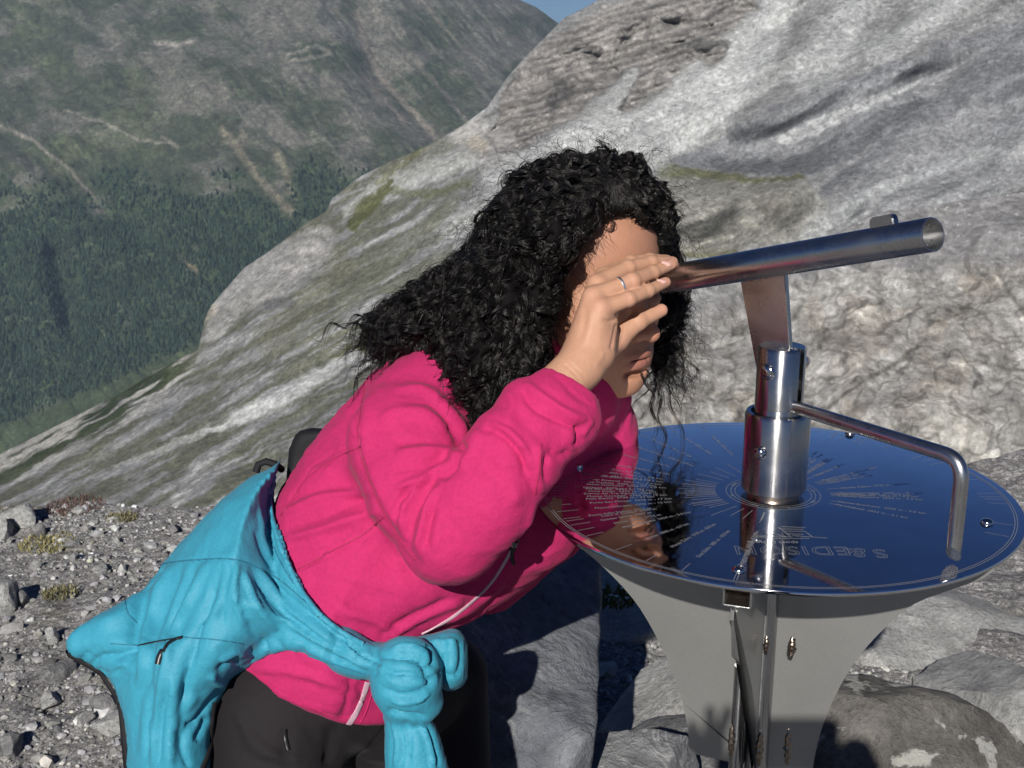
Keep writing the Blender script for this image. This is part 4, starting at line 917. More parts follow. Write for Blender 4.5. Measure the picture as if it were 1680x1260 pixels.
def strip_on(name, bv, pts, wd, th, mat, parent, n=60, lift=.0008, jag=0):
    """a narrow tape lying on a surface"""
    pp = catmull(pts, n); rows = []; prev = None; C = []
    for q in pp:
        c, nn = ray(bv, q[0], q[1])
        if c is None: continue
        C.append((c, nn))
    bm = bmesh.new()
    for i, (c, nn) in enumerate(C):
        t = (C[min(i + 1, len(C) - 1)][0] - C[max(i - 1, 0)][0]).normalized(); s = nn.cross(t).normalized(); w2 = wd * (1 + (jag if i % 2 else -jag))
        rows.append([bm.verts.new(c + s * a * w2 + nn * b) for a, b in ((-1, -.001), (-.9, lift + th * .6), (0, lift + th), (.9, lift + th * .6), (1, -.001))])
    for a, b in zip(rows[:-1], rows[1:]):
        for k in range(4): bm.faces.new([a[k], a[k + 1], b[k + 1], b[k]])
    return from_bm(name, bm, mat, parent, True, R(70))
# ================================================================ THE WOMAN
person = empty('person', tuple(P(520, 2140, 1.75)))
person.location.z = 0; bpy.context.view_layer.update()
tag(person, 'woman in pink fleece with black curly hair bending to look through the steel tube', 'person')
def pobj(name, V, Q, mat, col=None, parent=None, smooth=True):
    off = np.array(person.location)
    o = mesh_obj(name, np.asarray(V) - off, Q if isinstance(Q, np.ndarray) else Q, mat, parent or person, smooth, col); return o
# ---- head in its own frame (x her left, y forward, z up, metres), scaled into place
HS = 1.24; HC = P(949, 459, 1.82); hyaw = R(-47)
hf = np.array([math.cos(hyaw), math.sin(hyaw), -.05]); hf /= np.linalg.norm(hf); hu0 = np.array([.035, .0, 1.]); hl = np.cross(hu0, hf); hl /= np.linalg.norm(hl); hl = hl; hu = np.cross(hf, hl)
# her left is away from the camera: hl = up x forward
HM = np.stack([hl, hf, hu], 1)                                          # columns
def h2w(p): return HC + HS * (np.asarray(p) @ HM.T)
def w2h(p): return ((np.asarray(p) - HC) / HS) @ HM
def head():
    nb = w2h(P(800, 640, 1.80)); F = Field((-.10, -.16, -.20), (.10, .13, .13), .0018)
    F.ell((0, -.018, .035), (.072, .092, .083), k=0); F.ell((0, .035, .032), (.062, .052, .058), k=.03)
    F.ell((0, .030, -.035), (.057, .056, .068), k=.03)
    for s in (-1, 1):
        F.cone((s * .046, .002, -.062), (s * .012, .070, -.0965), .017, .013, k=.025); F.ell((s * .043, .052, -.026), (.020, .022, .018), k=.025)
        F.ell((s * .026, .080, .006), (.026, .010, .007), k=.014); F.ell((s * .036, .030, -.06), (.022, .04, .03), k=.03)
    F.ell((0, .045, -.076), (.040, .042, .030), k=.03); F.ell((0, .079, -.095), (.017, .014, .013), k=.016)
    for s in (-1, 1):
        F.ell((s * .032, .096, -.013), (.020, .016, .012), k=.010, mode='sub2'); 
    for s in (-1, 1):
        F.ell((s * .031, .0735, -.015), (.0125,) * 3, k=.003); F.ell((s * .031, .077, -.0095), (.0155, .0105, .0065), k=.004); F.ell((s * .031, .076, -.022), (.0145, .009, .005), k=.005)
    F.ell((0, .078, -.064), (.027, .018, .022), k=.02)
    F.cone((0, .085, .000), (0, .1085, -.038), .0065, .0085, k=.012); F.ell((0, .110, -.037), (.0085, .0085, .0075), k=.006)
    for s in (-1, 1): F.ell((s * .0125, .100, -.040), (.0068, .0095, .0072), k=.005); F.ell((s * .0062, .106, -.0475), (.0036, .0055, .004), k=.002, mode='sub2')
    F.ell((0, .0925, -.0640), (.0200, .0065, .0036), k=.004); F.ell((.007, .0950, -.0615), (.0070, .0042, .0025), k=.004); F.ell((-.007, .0950, -.0615), (.0070, .0042, .0025), k=.004)
    F.ell((0, .0912, -.0725), (.0175, .0078, .0048), k=.004); F.ell((0, .102, -.0682), (.025, .0085, .0009), k=.0018, mode='sub2'); F.ell((0, .092, -.0840), (.016, .006, .004), k=.007, mode='sub2')
    for s in (-1, 1): F.ell((s * .070, -.008, -.008), (.006, .017, .029), k=.008); F.ell((s * .078, -.004, -.006), (.004, .010, .018), k=.004, mode='sub2')
    F.cone((0, -.022, -.055), nb, .047, .050, k=.02); F.cone((0, .01, -.07), nb * .75, .03, .045, k=.03)
    V, Q = F.mesh(1)
    return V, Q
def _sub2(self, sl, d, k, mode, _o=Field._put):
    if mode == 'sub2': d = -d; mode = 'max'
    if mode == 'max':
        A = self.D[sl]
        if A.size == 0: return
        if k > 0: h = np.clip(.5 - .5 * (A - d) / k, 0, 1); self.D[sl] = A * (1 - h) + d * h + k * h * (1 - h)
        else: self.D[sl] = np.maximum(A, d)
    else: _o(self, sl, d, k, mode)
Field._put = _sub2
hv, hq = head(); hn = normals(hv, hq)
SK = np.array([.38, .190, .120])
def skin_col(V):
    c = np.tile(SK, (len(V), 1)); n = fbm(V * 40, 4); c = c * (1 + .10 * n[:, None]); n = fbm(V * 220, 2); return c * (1 + .06 * n[:, None])
hc = skin_col(hv)
def blob(c, p, rad, col, k, soft=1.6):
    d = np.sqrt(((hv - p) ** 2 / np.array(rad) ** 2).sum(1)); m = np.clip((1.35 - d) * soft, 0, 1) * k; return c * (1 - m[:, None]) + np.array(col) * m[:, None]
hc = blob(hc, (0, .095, -.0632), (.021, .014, .0034), (.30, .115, .085), .7, 2.5); hc = blob(hc, (0, .095, -.0727), (.018, .014, .0046), (.33, .125, .10), .75, 2.5)
hc = blob(hc, (0, .104, -.0682), (.023, .01, .0010), (.16, .05, .045), .8, 2)
for s in (-1, 1): hc = blob(hc, (s * .043, .06, -.03), (.024, .03, .020), (.40, .155, .10), .35, 1); hc = blob(hc, (s * .006, .106, -.047), (.004, .006, .003), (.10, .03, .02), .9, 2)
hc = blob(hc, (0, .11, -.035), (.012, .012, .012), (.42, .165, .11), .4, 1)
HEAD_W = h2w(hv)
# ---- right hand shading the eyepiece, and its forearm
def hand():
    J = lambda x, y, d: P(x, y, d)
    F = Field((-.03, 1.42, 1.04), (.235, 1.72, 1.345), .0017)
    wr = J(936, 617, 1.602)
    F.chain([J(835, 735, 1.57), J(890, 675, 1.590), wr], [.040, .034, .0245], .02)
    F.cone(J(925, 628, 1.598), J(950, 600, 1.606), .0255, .0240, .015); F.cone(J(948, 612, 1.617), J(975, 585, 1.622), .020, .022, .015)
    mcp = {'l': J(985, 507, 1.606), 'r': J(973, 488, 1.618), 'm': J(980, 468, 1.640), 'i': J(992, 456, 1.662)}
    F.cone(J(960, 602, 1.606), mcp['l'], .0200, .0128, .014); F.cone(J(947, 595, 1.612), mcp['r'], .0190, .0128, .012)
    F.cone(J(945, 590, 1.628), mcp['m'], .0190, .0130, .014); F.cone(J(955, 590, 1.645), mcp['i'], .0190, .0130, .014)
    F.cone(J(985, 575, 1.615), J(1000, 530, 1.618), .0165, .0100, .014); F.cone(J(985, 560, 1.64), J(1000, 500, 1.64), .017, .012, .016)
    def fing(pts, rad, kj=.0022):
        pts = [J(*p) for p in pts]; F.cone(pts[0], pts[1], rad[0], rad[1], .005)
        for i in range(1, len(pts) - 1): F.cone(pts[i], pts[i + 1], rad[i], rad[i + 1], kj)
        for i in range(1, len(pts) - 1): F.ell(pts[i], (rad[i] * 1.05,) * 3, k=.003)
    fing([(985, 507, 1.606), (1031, 491, 1.618), (1063, 477, 1.640), (1092, 463, 1.667)], [.0112, .0088, .0078, .0066])
    fing([(973, 488, 1.618), (1037, 461, 1.634), (1070, 447, 1.664), (1101, 433, 1.690)], [.0118, .0098, .0086, .0071])
    fing([(980, 466, 1.640), (1030, 440, 1.668), (1068, 431, 1.690), (1103, 430, 1.712)], [.0118, .0098, .0088, .0074])
    fing([(992, 454, 1.662), (1034, 432, 1.694), (1066, 427, 1.712), (1094, 427, 1.735)], [.0118, .0098, .0086, .0072])
    # thumb leaves the side of the palm
    F.cone(J(972, 590, 1.640), J(1012, 556, 1.664), .0185, .0150, .014); F.cone(J(1012, 556, 1.664), J(1047, 527, 1.672), .0140, .0106, .006)
    F.cone(J(1047, 527, 1.672), J(1085, 509, 1.688), .0106, .0082, .003); F.ell(J(1047, 527, 1.672), (.0116,) * 3, k=.004)
    V, Q = F.mesh(1); return V, Q, F
av, aq, AF = hand(); an = normals(av, aq)
# knuckles, tendons, creases
av = crease(av, an, [([(1012, 530), (1008, 550), (1002, 575)], 3.0, -2.2, 'g'), ([(1018, 528), (1016, 552), (1010, 578)], 2.2, -1.2), ([(1024, 530), (1022, 550), (1014, 572)], 2.2, -1.0), ([(987, 524), (1000, 527), (1012, 522), (1024, 512)], 2.6, -2.0),
                    ([(960, 500), (958, 530), (950, 560)], 5, -.9), ([(972, 505), (968, 535), (960, 565)], 5, .9), ([(985, 525), (978, 550), (968, 575)], 5, -.5),
                    ([(1028, 482), (1032, 498)], 1.6, -.6), ([(1032, 483), (1036, 497)], 1.6, -.6), ([(1035, 452), (1040, 470)], 1.6, -.6), ([(1060, 468), (1063, 484)], 1.4, -.4), ([(1068, 440), (1072, 456)], 1.4, -.4),
                    ([(925, 597), (940, 610), (955, 628)], 2.5, -.7), ([(931, 592), (946, 606), (962, 622)], 2.2, -.6), ([(975, 600), (985, 590), (990, 575)], 4, .8)])
ac = skin_col(av); px, py, pz = proj(av)
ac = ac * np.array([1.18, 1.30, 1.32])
for (x, y, r, k) in ((1095, 462, 12, .5), (1102, 433, 12, .5), (1090, 507, 14, .4), (1037, 460, 14, .25), (1030, 490, 12, .25), (985, 505, 16, .2), (972, 486, 14, .2), (1008, 560, 20, .3)):
    m = np.clip(1.3 - np.hypot(px - x, py - y) / r, 0, 1) * k; ac = ac * (1 - m[:, None]) + np.array([.52, .25, .19]) * m[:, None]
# ---- the rest of the body, coarse, inside the clothes
def bodycore():
    F = Field((-.55, 1.2, -.02), (.20, 2.20, 1.45), .010)
    F.ell(P(790, 700, 1.80), (.10, .12, .10), k=.02); F.cone(P(790, 690, 1.80), P(640, 900, 1.78), .11, .10, .03); F.cone(P(640, 900, 1.78), P(500, 1060, 1.76), .10, .09, .03)
    F.chain([P(700, 690, 1.69), P(735, 865, 1.585), P(835, 735, 1.57)], [.055, .045, .038], .02)
    F.chain([P(930, 730, 1.90), P(900, 850, 1.93), P(780, 960, 1.90)], [.05, .045, .03], .02)
    for a in (0, 1):
        hp, kn, an_ = ((P(455, 1180, 1.71), P(470, 1610, 1.66), P(430, 2050, 1.70)), (P(600, 1165, 1.82), P(728, 1112, 1.97), P(740, 1776, 2.0)))[a]
        F.chain([hp, kn, an_], [.055, .045, .038], .02); F.cone(an_, an_ + [.12, -.06, -.035], .035, .03, .02)
    return F.mesh(1)
cv, cq = bodycore()
BVv = np.concatenate([HEAD_W, av, cv]); BQ = np.concatenate([hq, aq + len(HEAD_W), cq + len(HEAD_W) + len(av)]); BC = np.concatenate([hc, ac, skin_col(cv)])
skm = NT('skin'); sn = skm.noise(260, 3, .6); sn2 = skm.noise(60, 4, .6)
skm.set(Base_Color=skm.attr(), Roughness=skm.ramp(sn2, [(.3, (.50,) * 3), (.7, (.64,) * 3)]), Subsurface_Weight=.12, Subsurface_Radius=(.012, .004, .002), Subsurface_Scale=.6, Specular_IOR_Level=.34, Normal=skm.bump(sn, .35, .0014))
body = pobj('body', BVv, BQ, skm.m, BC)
# finger ring, nails and brow
ringm = steel('silver_ring', .9, .4)
def band_at(a, b, r, name, mat, w_=.0022):
    a, b = Vector(a), Vector(b); m = axis_mtx(a, b); o = lathe(name, [(r - .0006, -w_ / 2), (r + .0008, -w_ / 2), (r + .0011, 0), (r + .0008, w_ / 2), (r - .0006, w_ / 2)], mat, person, 40, Matrix.Translation(-person.location) @ m, cap=False); return o
p0, p1 = P(973, 488, 1.618), P(1037, 461, 1.634); rc = p0 + (p1 - p0) * .70
band_at(rc, rc + (p1 - p0), .0109, 'finger_ring', ringm, .0030)
bvb = bvh_of(np.concatenate([HEAD_W, av]), np.concatenate([hq, aq + len(HEAD_W)]))
nm = NT('nail'); nm.set(Base_Color=(.66, .40, .34), Roughness=.25, Specular_IOR_Level=.5); nm = nm.m
def nail(x, y, dx, dy, ln, wd):
    c, n = ray(bvb, x, y)
    if c is None: return
    t = Vector(P(x + dx, y + dy, 1.6) - P(x, y, 1.6)); t = (t - n * t.dot(n)).normalized(); s = n.cross(t); rows = []; bm = bmesh.new()
    for i in range(7):
        u = i / 6 * 2 - 1; ww = wd * math.sqrt(max(.0, 1 - abs(u) ** 3.2)) + 1e-4
        rows.append([bm.verts.new(c + t * u * ln + s * v * ww + n * (.0011 - .0022 * (v * ww / wd) ** 2 - .0010 * u * u) - Vector(person.location)) for v in np.linspace(-1, 1, 7)])
    for a, b in zip(rows[:-1], rows[1:]):
        for k in range(6): bm.faces.new([a[k], a[k + 1], b[k + 1], b[k]])
    from_bm('fingernail', bm, nm, person, True, R(80))
nail(1093, 431, 12, -5, .0072, .0052); nail(1085, 460, 12, -6, .0066, .0048)
bvh_head = bvh_of(HEAD_W, hq)
def brow():
    rs = np.random.RandomState(2); m = NT('brow_hair'); m.set(Base_Color=(.02, .014, .012), Roughness=.6)
    for s in (-1, 1):
        V, F = [], []; off = 0
        for k in range(420):
            u = rs.rand(); p = np.array([s * (.014 + .040 * u), .1, .0075 - .006 * u + .006 * math.sin(u * 2.6) + rs.normal(0, .0016) * (1.2 - u)]); 
            o = h2w(p + [0, .05, 0]); d = Vector(h2w(p) - o).normalized(); h = bvh_head.ray_cast(Vector(o), d)
            if h[0] is None: continue
            c = h[0]; t = Vector(HM @ np.array([s * 1., -.25, .35 - .7 * u + rs.normal(0, .25)])).normalized(); n = h[1]; t = (t - n * t.dot(n)).normalized(); b = n.cross(t) * .00034; ln = rs.uniform(.006, .010)
            q = [c + n * .0002 - b, c + n * .0002 + b, c + t * ln * .6 + n * .0012 + b * .8, c + t * ln * .6 + n * .0012 - b * .8, c + t * ln + n * .0008]; V += [tuple(a - person.location) for a in q]; F += [[off, off + 1, off + 2, off + 3], [off + 3, off + 2, off + 4]]; off += 5
        mesh_obj('eyebrow', V, F, m.m, body, False)
brow()

# ---- cloth materials
def cloth(name, c, weave=900., rough=.85, sheen=.25, wr=.25, wscale=7., spec=.2, tw=.07):
    m = NT(name); t = m.tex(); n = m.noise(wscale, 5, .55, t, .3); mic = m.n('ShaderNodeTexVoronoi'); mic.inputs['Scale'].default_value = weave; m.l(t, mic.inputs['Vector'])
    f = m.noise(weave * .45, 2, .5, t); big = m.noise(2.2, 3, .5, t)
    col = m.mix(1, m.mix(1, c, m.ramp(f, [(.3, (1 - tw,) * 3), (.7, (1 + tw * .8,) * 3)]), 'MULTIPLY'), m.ramp(big, [(.3, (.93,) * 3), (.7, (1.06,) * 3)]), 'MULTIPLY')
    m.set(Base_Color=col, Roughness=rough, Specular_IOR_Level=spec, Sheen_Weight=sheen, Sheen_Roughness=.4, Normal=m.bump(mic.outputs['Distance'], .28, .0008, m.bump(n, wr, .012)))
    return m.m
M_PINK = cloth('pink_fleece', (.45, .022, .115), 520, sheen=.04, wr=.45, wscale=13); M_BLUE = cloth('turquoise_shell', (.038, .27, .38), 900, .58, .05, .34, 16, .32, .10)
M_DKB = cloth('black_lining', (.012, .012, .014), 900, .7, 0, .2); M_TRO = cloth('dark_trousers', (.013, .011, .0125), 1200, .75, .05, .35, 12)
M_ZIP = NT('zip_white'); M_ZIP.set(Base_Color=(.50, .34, .40), Roughness=.5); M_ZIP = M_ZIP.m
M_SEAM = NT('seam_thread'); M_SEAM.set(Base_Color=(.34, .014, .08), Roughness=.8); M_SEAM = M_SEAM.m; M_SEAMB = NT('blue_seam'); M_SEAMB.set(Base_Color=(.018, .16, .24), Roughness=.8); M_SEAMB = M_SEAMB.m
M_BLACK = NT('black_plastic'); M_BLACK.set(Base_Color=(.012, .012, .013), Roughness=.35); M_BLACK = M_BLACK.m

# ---- pink fleece jacket
def fleece():
    F = Field((-.42, 1.28, .62), (.20, 2.06, 1.27), .0037)
    global TORS
    tors = TORS = [(655, 574), (600, 622), (540, 692), (484, 765), (448, 832), (428, 905), (400, 990), (378, 1060), (380, 1120), (430, 1200), (540, 1250), (640, 1235), (668, 1150), (684, 1075), (720, 1046), (790, 1012), (878, 952), (922, 888), (958, 820), (990, 752), (1022, 695), (1036, 650), (1010, 628), (930, 600), (830, 570), (730, 548)]
    Hm = idw([(735, 790, .165), (675, 870, .165), (610, 930, .152), (540, 1010, .16), (520, 1120, .155), (700, 640, .12), (980, 690, .10), (900, 800, .13), (860, 620, .10), (620, 1180, .13)])
    Dm = idw([(735, 790, 1.78), (540, 1010, 1.76), (520, 1150, 1.76), (700, 620, 1.78), (1000, 680, 1.86), (930, 860, 1.84), (860, 950, 1.80), (700, 1040, 1.74)])
    inflate(F, tors, Dm, Hm, .185, k=0)
    # bust and belly
    F.ell(P(850, 850, 1.755), (.085, .075, .075), k=.05)
    # collar round the neck
    F.cone(P(860, 640, 1.80), P(930, 650, 1.80), .075, .070, .03)
    # far arm
    F.chain([P(965, 705, 1.90), P(905, 850, 1.94), P(800, 950, 1.93)], [.070, .055, .05], .02)
    # near arm: shoulder, upper arm, elbow, forearm
    F.cone(P(692, 682, 1.70), P(672, 735, 1.655), .074, .074, .035); F.cone(P(770, 640, 1.76), P(840, 600, 1.80), .085, .075, .04)
    F.chain([P(672, 730, 1.652), P(692, 800, 1.610), P(737, 878, 1.570)], [.073, .066, .0575], .014)
    F.chain([P(737, 878, 1.570), P(790, 820, 1.560), P(845, 742, 1.562), P(900, 688, 1.580)], [.0575, .0600, .0550, .0500], .012)
    F.cone(P(862, 672, 1.578), P(880, 690, 1.58), .036, .036, .012); F.cone(P(925, 700, 1.59), P(940, 690, 1.59), .036, .034, .012)
    F.cone(P(895, 690, 1.58), P(925, 652, 1.597), .0475, .0400, .012); F.cone(P(920, 655, 1.596), P(932, 640, 1.602), .041, .0365, .006)
    # cuff opening
    a = P(905, 676, 1.590); b = P(938, 620, 1.602); d = (b - a) / np.linalg.norm(b - a)
    sl, x, y, z = F.box(b - .07, b + .09); c = P(936, 634, 1.603); dd = (x - c[0]) * d[0] + (y - c[1]) * d[1] + (z - c[2]) * d[2]
    nearm = (np.sqrt((x - b[0]) ** 2 + (y - b[1]) ** 2 + (z - b[2]) ** 2) < .062) & (y < 1.665)
    F.D[sl] = np.where(nearm, np.maximum(F.D[sl], dd), F.D[sl]); F.cone(a + (b - a) * .35, b, .026, .030, .003, 'sub2')
    cut2d(F, [(-200, -200), (2000, -200), (2000, 1190), (655, 1186), (600, 1191), (560, 1188), (500, 1164), (430, 1120), (370, 1080), (-200, 900)], .006)
    V, Q = F.mesh(2); return V, Q
fv, fq = fleece(); fn = normals(fv, fq)
A_ = (1.40, 1.64)
SP = [  # (points, width px, height mm, profile)
    # armhole seam and the fold that outlines the upper arm
    ([(604, 610), (592, 660), (589, 731), (606, 790), (626, 838), (651, 881), (690, 928)], 6, -3.2, 'g'), ([(612, 612), (600, 665), (598, 731), (615, 790), (636, 836), (664, 884)], 12, 2.4, 'g'),
    # pulls on the back
    ([(462, 845), (530, 815), (600, 808)], 9, 4.0, 'r'), ([(470, 862), (540, 845), (612, 812)], 8, -3.5), ([(468, 885), (545, 865), (620, 838)], 9, 4, 'r'), ([(478, 815), (530, 800), (590, 790)], 8, -2.2), ([(500, 770), (545, 770), (590, 760)], 9, 2.0), ([(472, 925), (540, 900), (620, 858)], 8, -2.4), ([(510, 930), (570, 895), (628, 850)], 3, -2.0, 'v'), ([(460, 850), (520, 760), (592, 733)], 3, -1.4, 'v'),
    ([(480, 937), (520, 918), (530, 906)], 3.5, -2.4, 'v'), ([(487, 945), (528, 922)], 5, 1.8), ([(560, 660), (580, 690), (586, 720)], 12, 3.0),
    ([(545, 700), (560, 730), (560, 765)], 12, 2.2), ([(645, 640), (700, 640), (750, 690), (765, 735)], 10, 3.8, 'r'), ([(655, 665), (705, 665), (745, 705), (766, 745)], 8, -3.4), ([(620, 690), (680, 672), (735, 705)], 11, 3.6),
    ([(640, 730), (700, 722), (765, 735)], 8, -3.2), ([(650, 745), (705, 738), (760, 742)], 9, 3.5, 'r'), ([(640, 772), (690, 765), (740, 750)], 7, -2.8), ([(650, 800), (700, 780), (745, 745)], 8, 3.8, 'r'), ([(655, 820), (690, 800), (720, 770)], 6, -3.2),
    # elbow crook
    ([(660, 870), (663, 835), (680, 805), (705, 780)], 7, 4.5, 'r'), ([(668, 900), (672, 865), (685, 830), (715, 785)], 6, -4.2), ([(682, 905), (690, 870), (702, 830), (720, 795)], 7, 4.0, 'r'), ([(697, 900), (703, 865), (712, 832)], 6, -3.0), ([(655, 850), (650, 830), (668, 800)], 5, -3),
    ([(715, 905), (718, 870), (728, 835)], 7, 2.2), ([(767, 728), (745, 760), (720, 785)], 7, -5.0), ([(788, 706), (772, 735), (750, 765)], 10, 4),
    # forearm
    ([(793, 706), (810, 702), (836, 722), (856, 750), (862, 785)], 6, -4.5), ([(800, 695), (830, 708), (858, 735), (872, 768)], 8, 4.2, 'r'), ([(862, 735), (866, 775), (880, 815)], 7, -2.6), ([(820, 745), (838, 790), (848, 830)], 14, 2.6), ([(900, 735), (915, 748), (935, 738)], 5, -3.8), ([(898, 742), (892, 765), (893, 790)], 6, -3.6), ([(885, 730), (884, 770), (884, 810)], 8, 3.2),
    # cuff
    ([(856, 640), (875, 668), (915, 690), (950, 705)], 5, -4.0), ([(860, 628), (895, 655), (940, 682), (968, 690)], 8, 4.0, 'r'), ([(905, 612), (925, 630), (952, 655), (972, 668)], 3.5, -1.6), ([(940, 735), (948, 715), (950, 700)], 5, -5.5), ([(950, 720), (962, 700), (972, 690)], 5, 3.0), ([(928, 705), (938, 722), (943, 738)], 6, 3), ([(955, 728), (950, 706), (945, 695)], 3, -3.5), ([(830, 640), (842, 665), (830, 695)], 8, 2.6), ([(840, 670), (880, 712), (925, 722)], 12, -2.6),
    # front of the body
    ([(545, 1010), (565, 1030), (572, 1050)], 7, -4.0), ([(560, 1000), (620, 1020), (650, 1045)], 9, 3, 'r'), ([(555, 985), (600, 940), (650, 930)], 24, -3.0), ([(640, 1045), (700, 1010), (760, 985)], 8, 3.2, 'r'), ([(620, 1045), (680, 1010), (740, 980)], 7, -3), ([(690, 1035), (760, 1005), (820, 955), (860, 880), (880, 820)], 5, 2.4), ([(700, 1045), (775, 1012), (835, 960)], 5, -2.6),
    ([(600, 880), (640, 905), (690, 940)], 16, -4), ([(440, 1130), (500, 1155), (560, 1165)], 6, 2.0), ([(520, 1100), (540, 1140), (555, 1180)], 10, 2), ([(575, 1110), (568, 1150), (560, 1182)], 5, -2.2), ([(395, 1095), (470, 1100), (560, 1125), (590, 1150)], 9, 2.6, 'r'),
    ([(500, 870), (560, 850), (600, 860)], 16, 2.2), ([(560, 950), (640, 960), (720, 985)], 18, 2.4), ([(500, 960), (560, 960), (620, 990)], 12, -1.8)]
SP = [(q[0], q[1], q[2] * 1.35, *q[3:]) for q in SP]; fv = crease(fv, fn, SP); fn = normals(fv, fq)
wr_ = fbm(np.c_[fv[:, 0] * 9 + fv[:, 2] * 16, fv[:, 1] * 9, fv[:, 2] * 9 - fv[:, 0] * 5], 4, ridge=True)
fv = fv + fn * (.0022 * fbm(fv * 12, 4) + .0030 * (wr_ - .3) + .0022 * fbm(fv * np.array([5, 5, 9.]), 3))[:, None]
fleece_o = pobj('fleece_jacket', fv, fq, M_PINK)
bvf = bvh_of(fv, fq)
def pstrip(*a, **k):
    o = strip_on(*a, **k)
    for v in o.data.vertices: v.co -= person.location
    return o
pstrip('zip', bvf, [(692, 1040), (745, 1010), (800, 962), (832, 915), (842, 893)], .0021, .0012, M_ZIP, fleece_o, n=90, jag=.12)
pstrip('zip', bvf, [(603, 1118), (596, 1140), (586, 1165), (573, 1187)], .0036, .0014, M_ZIP, fleece_o, n=40, jag=.12)
for q in ([(614, 1115), (609, 1140), (600, 1168), (590, 1187)],): pstrip('placket_seam', bvf, q, .0009, .0006, M_PINK, fleece_o, n=30)
pstrip('hem_seam', bvf, [(400, 1092), (440, 1120), (500, 1154), (556, 1176), (640, 1178)], .0007, .0004, M_PINK, fleece_o, n=50)
pstrip('zip_puller', bvf, [(846, 886), (843, 894), (840, 902)], .0045, .004, M_BLACK, fleece_o, n=8)
pstrip('zip_puller', bvf, [(840, 902), (840, 912), (842, 924)], .0022, .003, M_BLACK, fleece_o, n=10)

for q in ([(606, 612), (594, 660), (590, 731), (607, 790), (627, 838), (652, 881), (682, 918)], [(458, 850), (500, 790), (545, 755), (592, 733)], [(478, 938), (520, 918), (538, 906)], [(538, 908), (590, 880), (632, 846)], [(888, 728), (885, 770), (878, 812)]):
    pstrip('seam', bvf, q, .0009, .0005, M_SEAM, fleece_o, n=60)
# ---- trousers and shoes
def trousers():
    F = Field((-.46, 1.42, .02), (.12, 2.14, 1.16), .0075)
    F.ell(P(500, 1130, 1.77), (.125, .11, .10), k=0)
    F.chain([P(452, 1175, 1.735), P(462, 1610, 1.66), P(430, 2040, 1.70)], [.086, .076, .062], .02); F.chain([P(600, 1165, 1.82), P(728, 1112, 1.97)], [.082, .062], .004); F.chain([P(728, 1112, 1.97), P(745, 1450, 1.99), P(740, 1776, 2.0)], [.064, .062, .055], .01)
    V, Q = F.mesh(2); N = normals(V, Q)
    V = crease(V, N, [([(545, 1190), (543, 1230), (535, 1262)], 9, -9), ([(470, 1195), (468, 1225), (474, 1262)], 4, -2.5), ([(385, 1170), (420, 1215), (460, 1240)], 8, 4, 'r'), ([(395, 1200), (440, 1240), (530, 1245)], 8, 4, 'r'), ([(380, 1230), (430, 1255), (500, 1262)], 7, -3), ([(560, 1200), (600, 1225), (640, 1235)], 8, 3, 'r'), ([(545, 1215), (590, 1250), (640, 1262)], 7, -3), ([(500, 1190), (520, 1215), (540, 1230)], 6, -3)])
    return V, Q
tv, tq = trousers(); tro = pobj('trousers', tv, tq, M_TRO)
bvt = bvh_of(tv, tq)
pstrip('zip_puller', bvt, [(466, 1196), (468, 1215), (473, 1232)], .0030, .003, M_BLACK, tro, n=10)
def shoe(cx, cy, dd):
    F = Field(np.array(P(cx, cy, dd)) - [.16, .16, .16], np.array(P(cx, cy, dd)) + [.24, .16, .1], .008); a = P(cx, cy, dd); a[2] = .07
    F.cone(a, a + [.17, -.07, -.015], .055, .048, .02); F.cone(a, a + [0, 0, .06], .055, .058, .02); F.plane((0, 0, .012), (0, 0, -1), .004); V, Q = F.mesh(2); pobj('shoe', V, Q, M_DKB)
shoe(425, 2060, 1.72); shoe(742, 1790, 2.01)

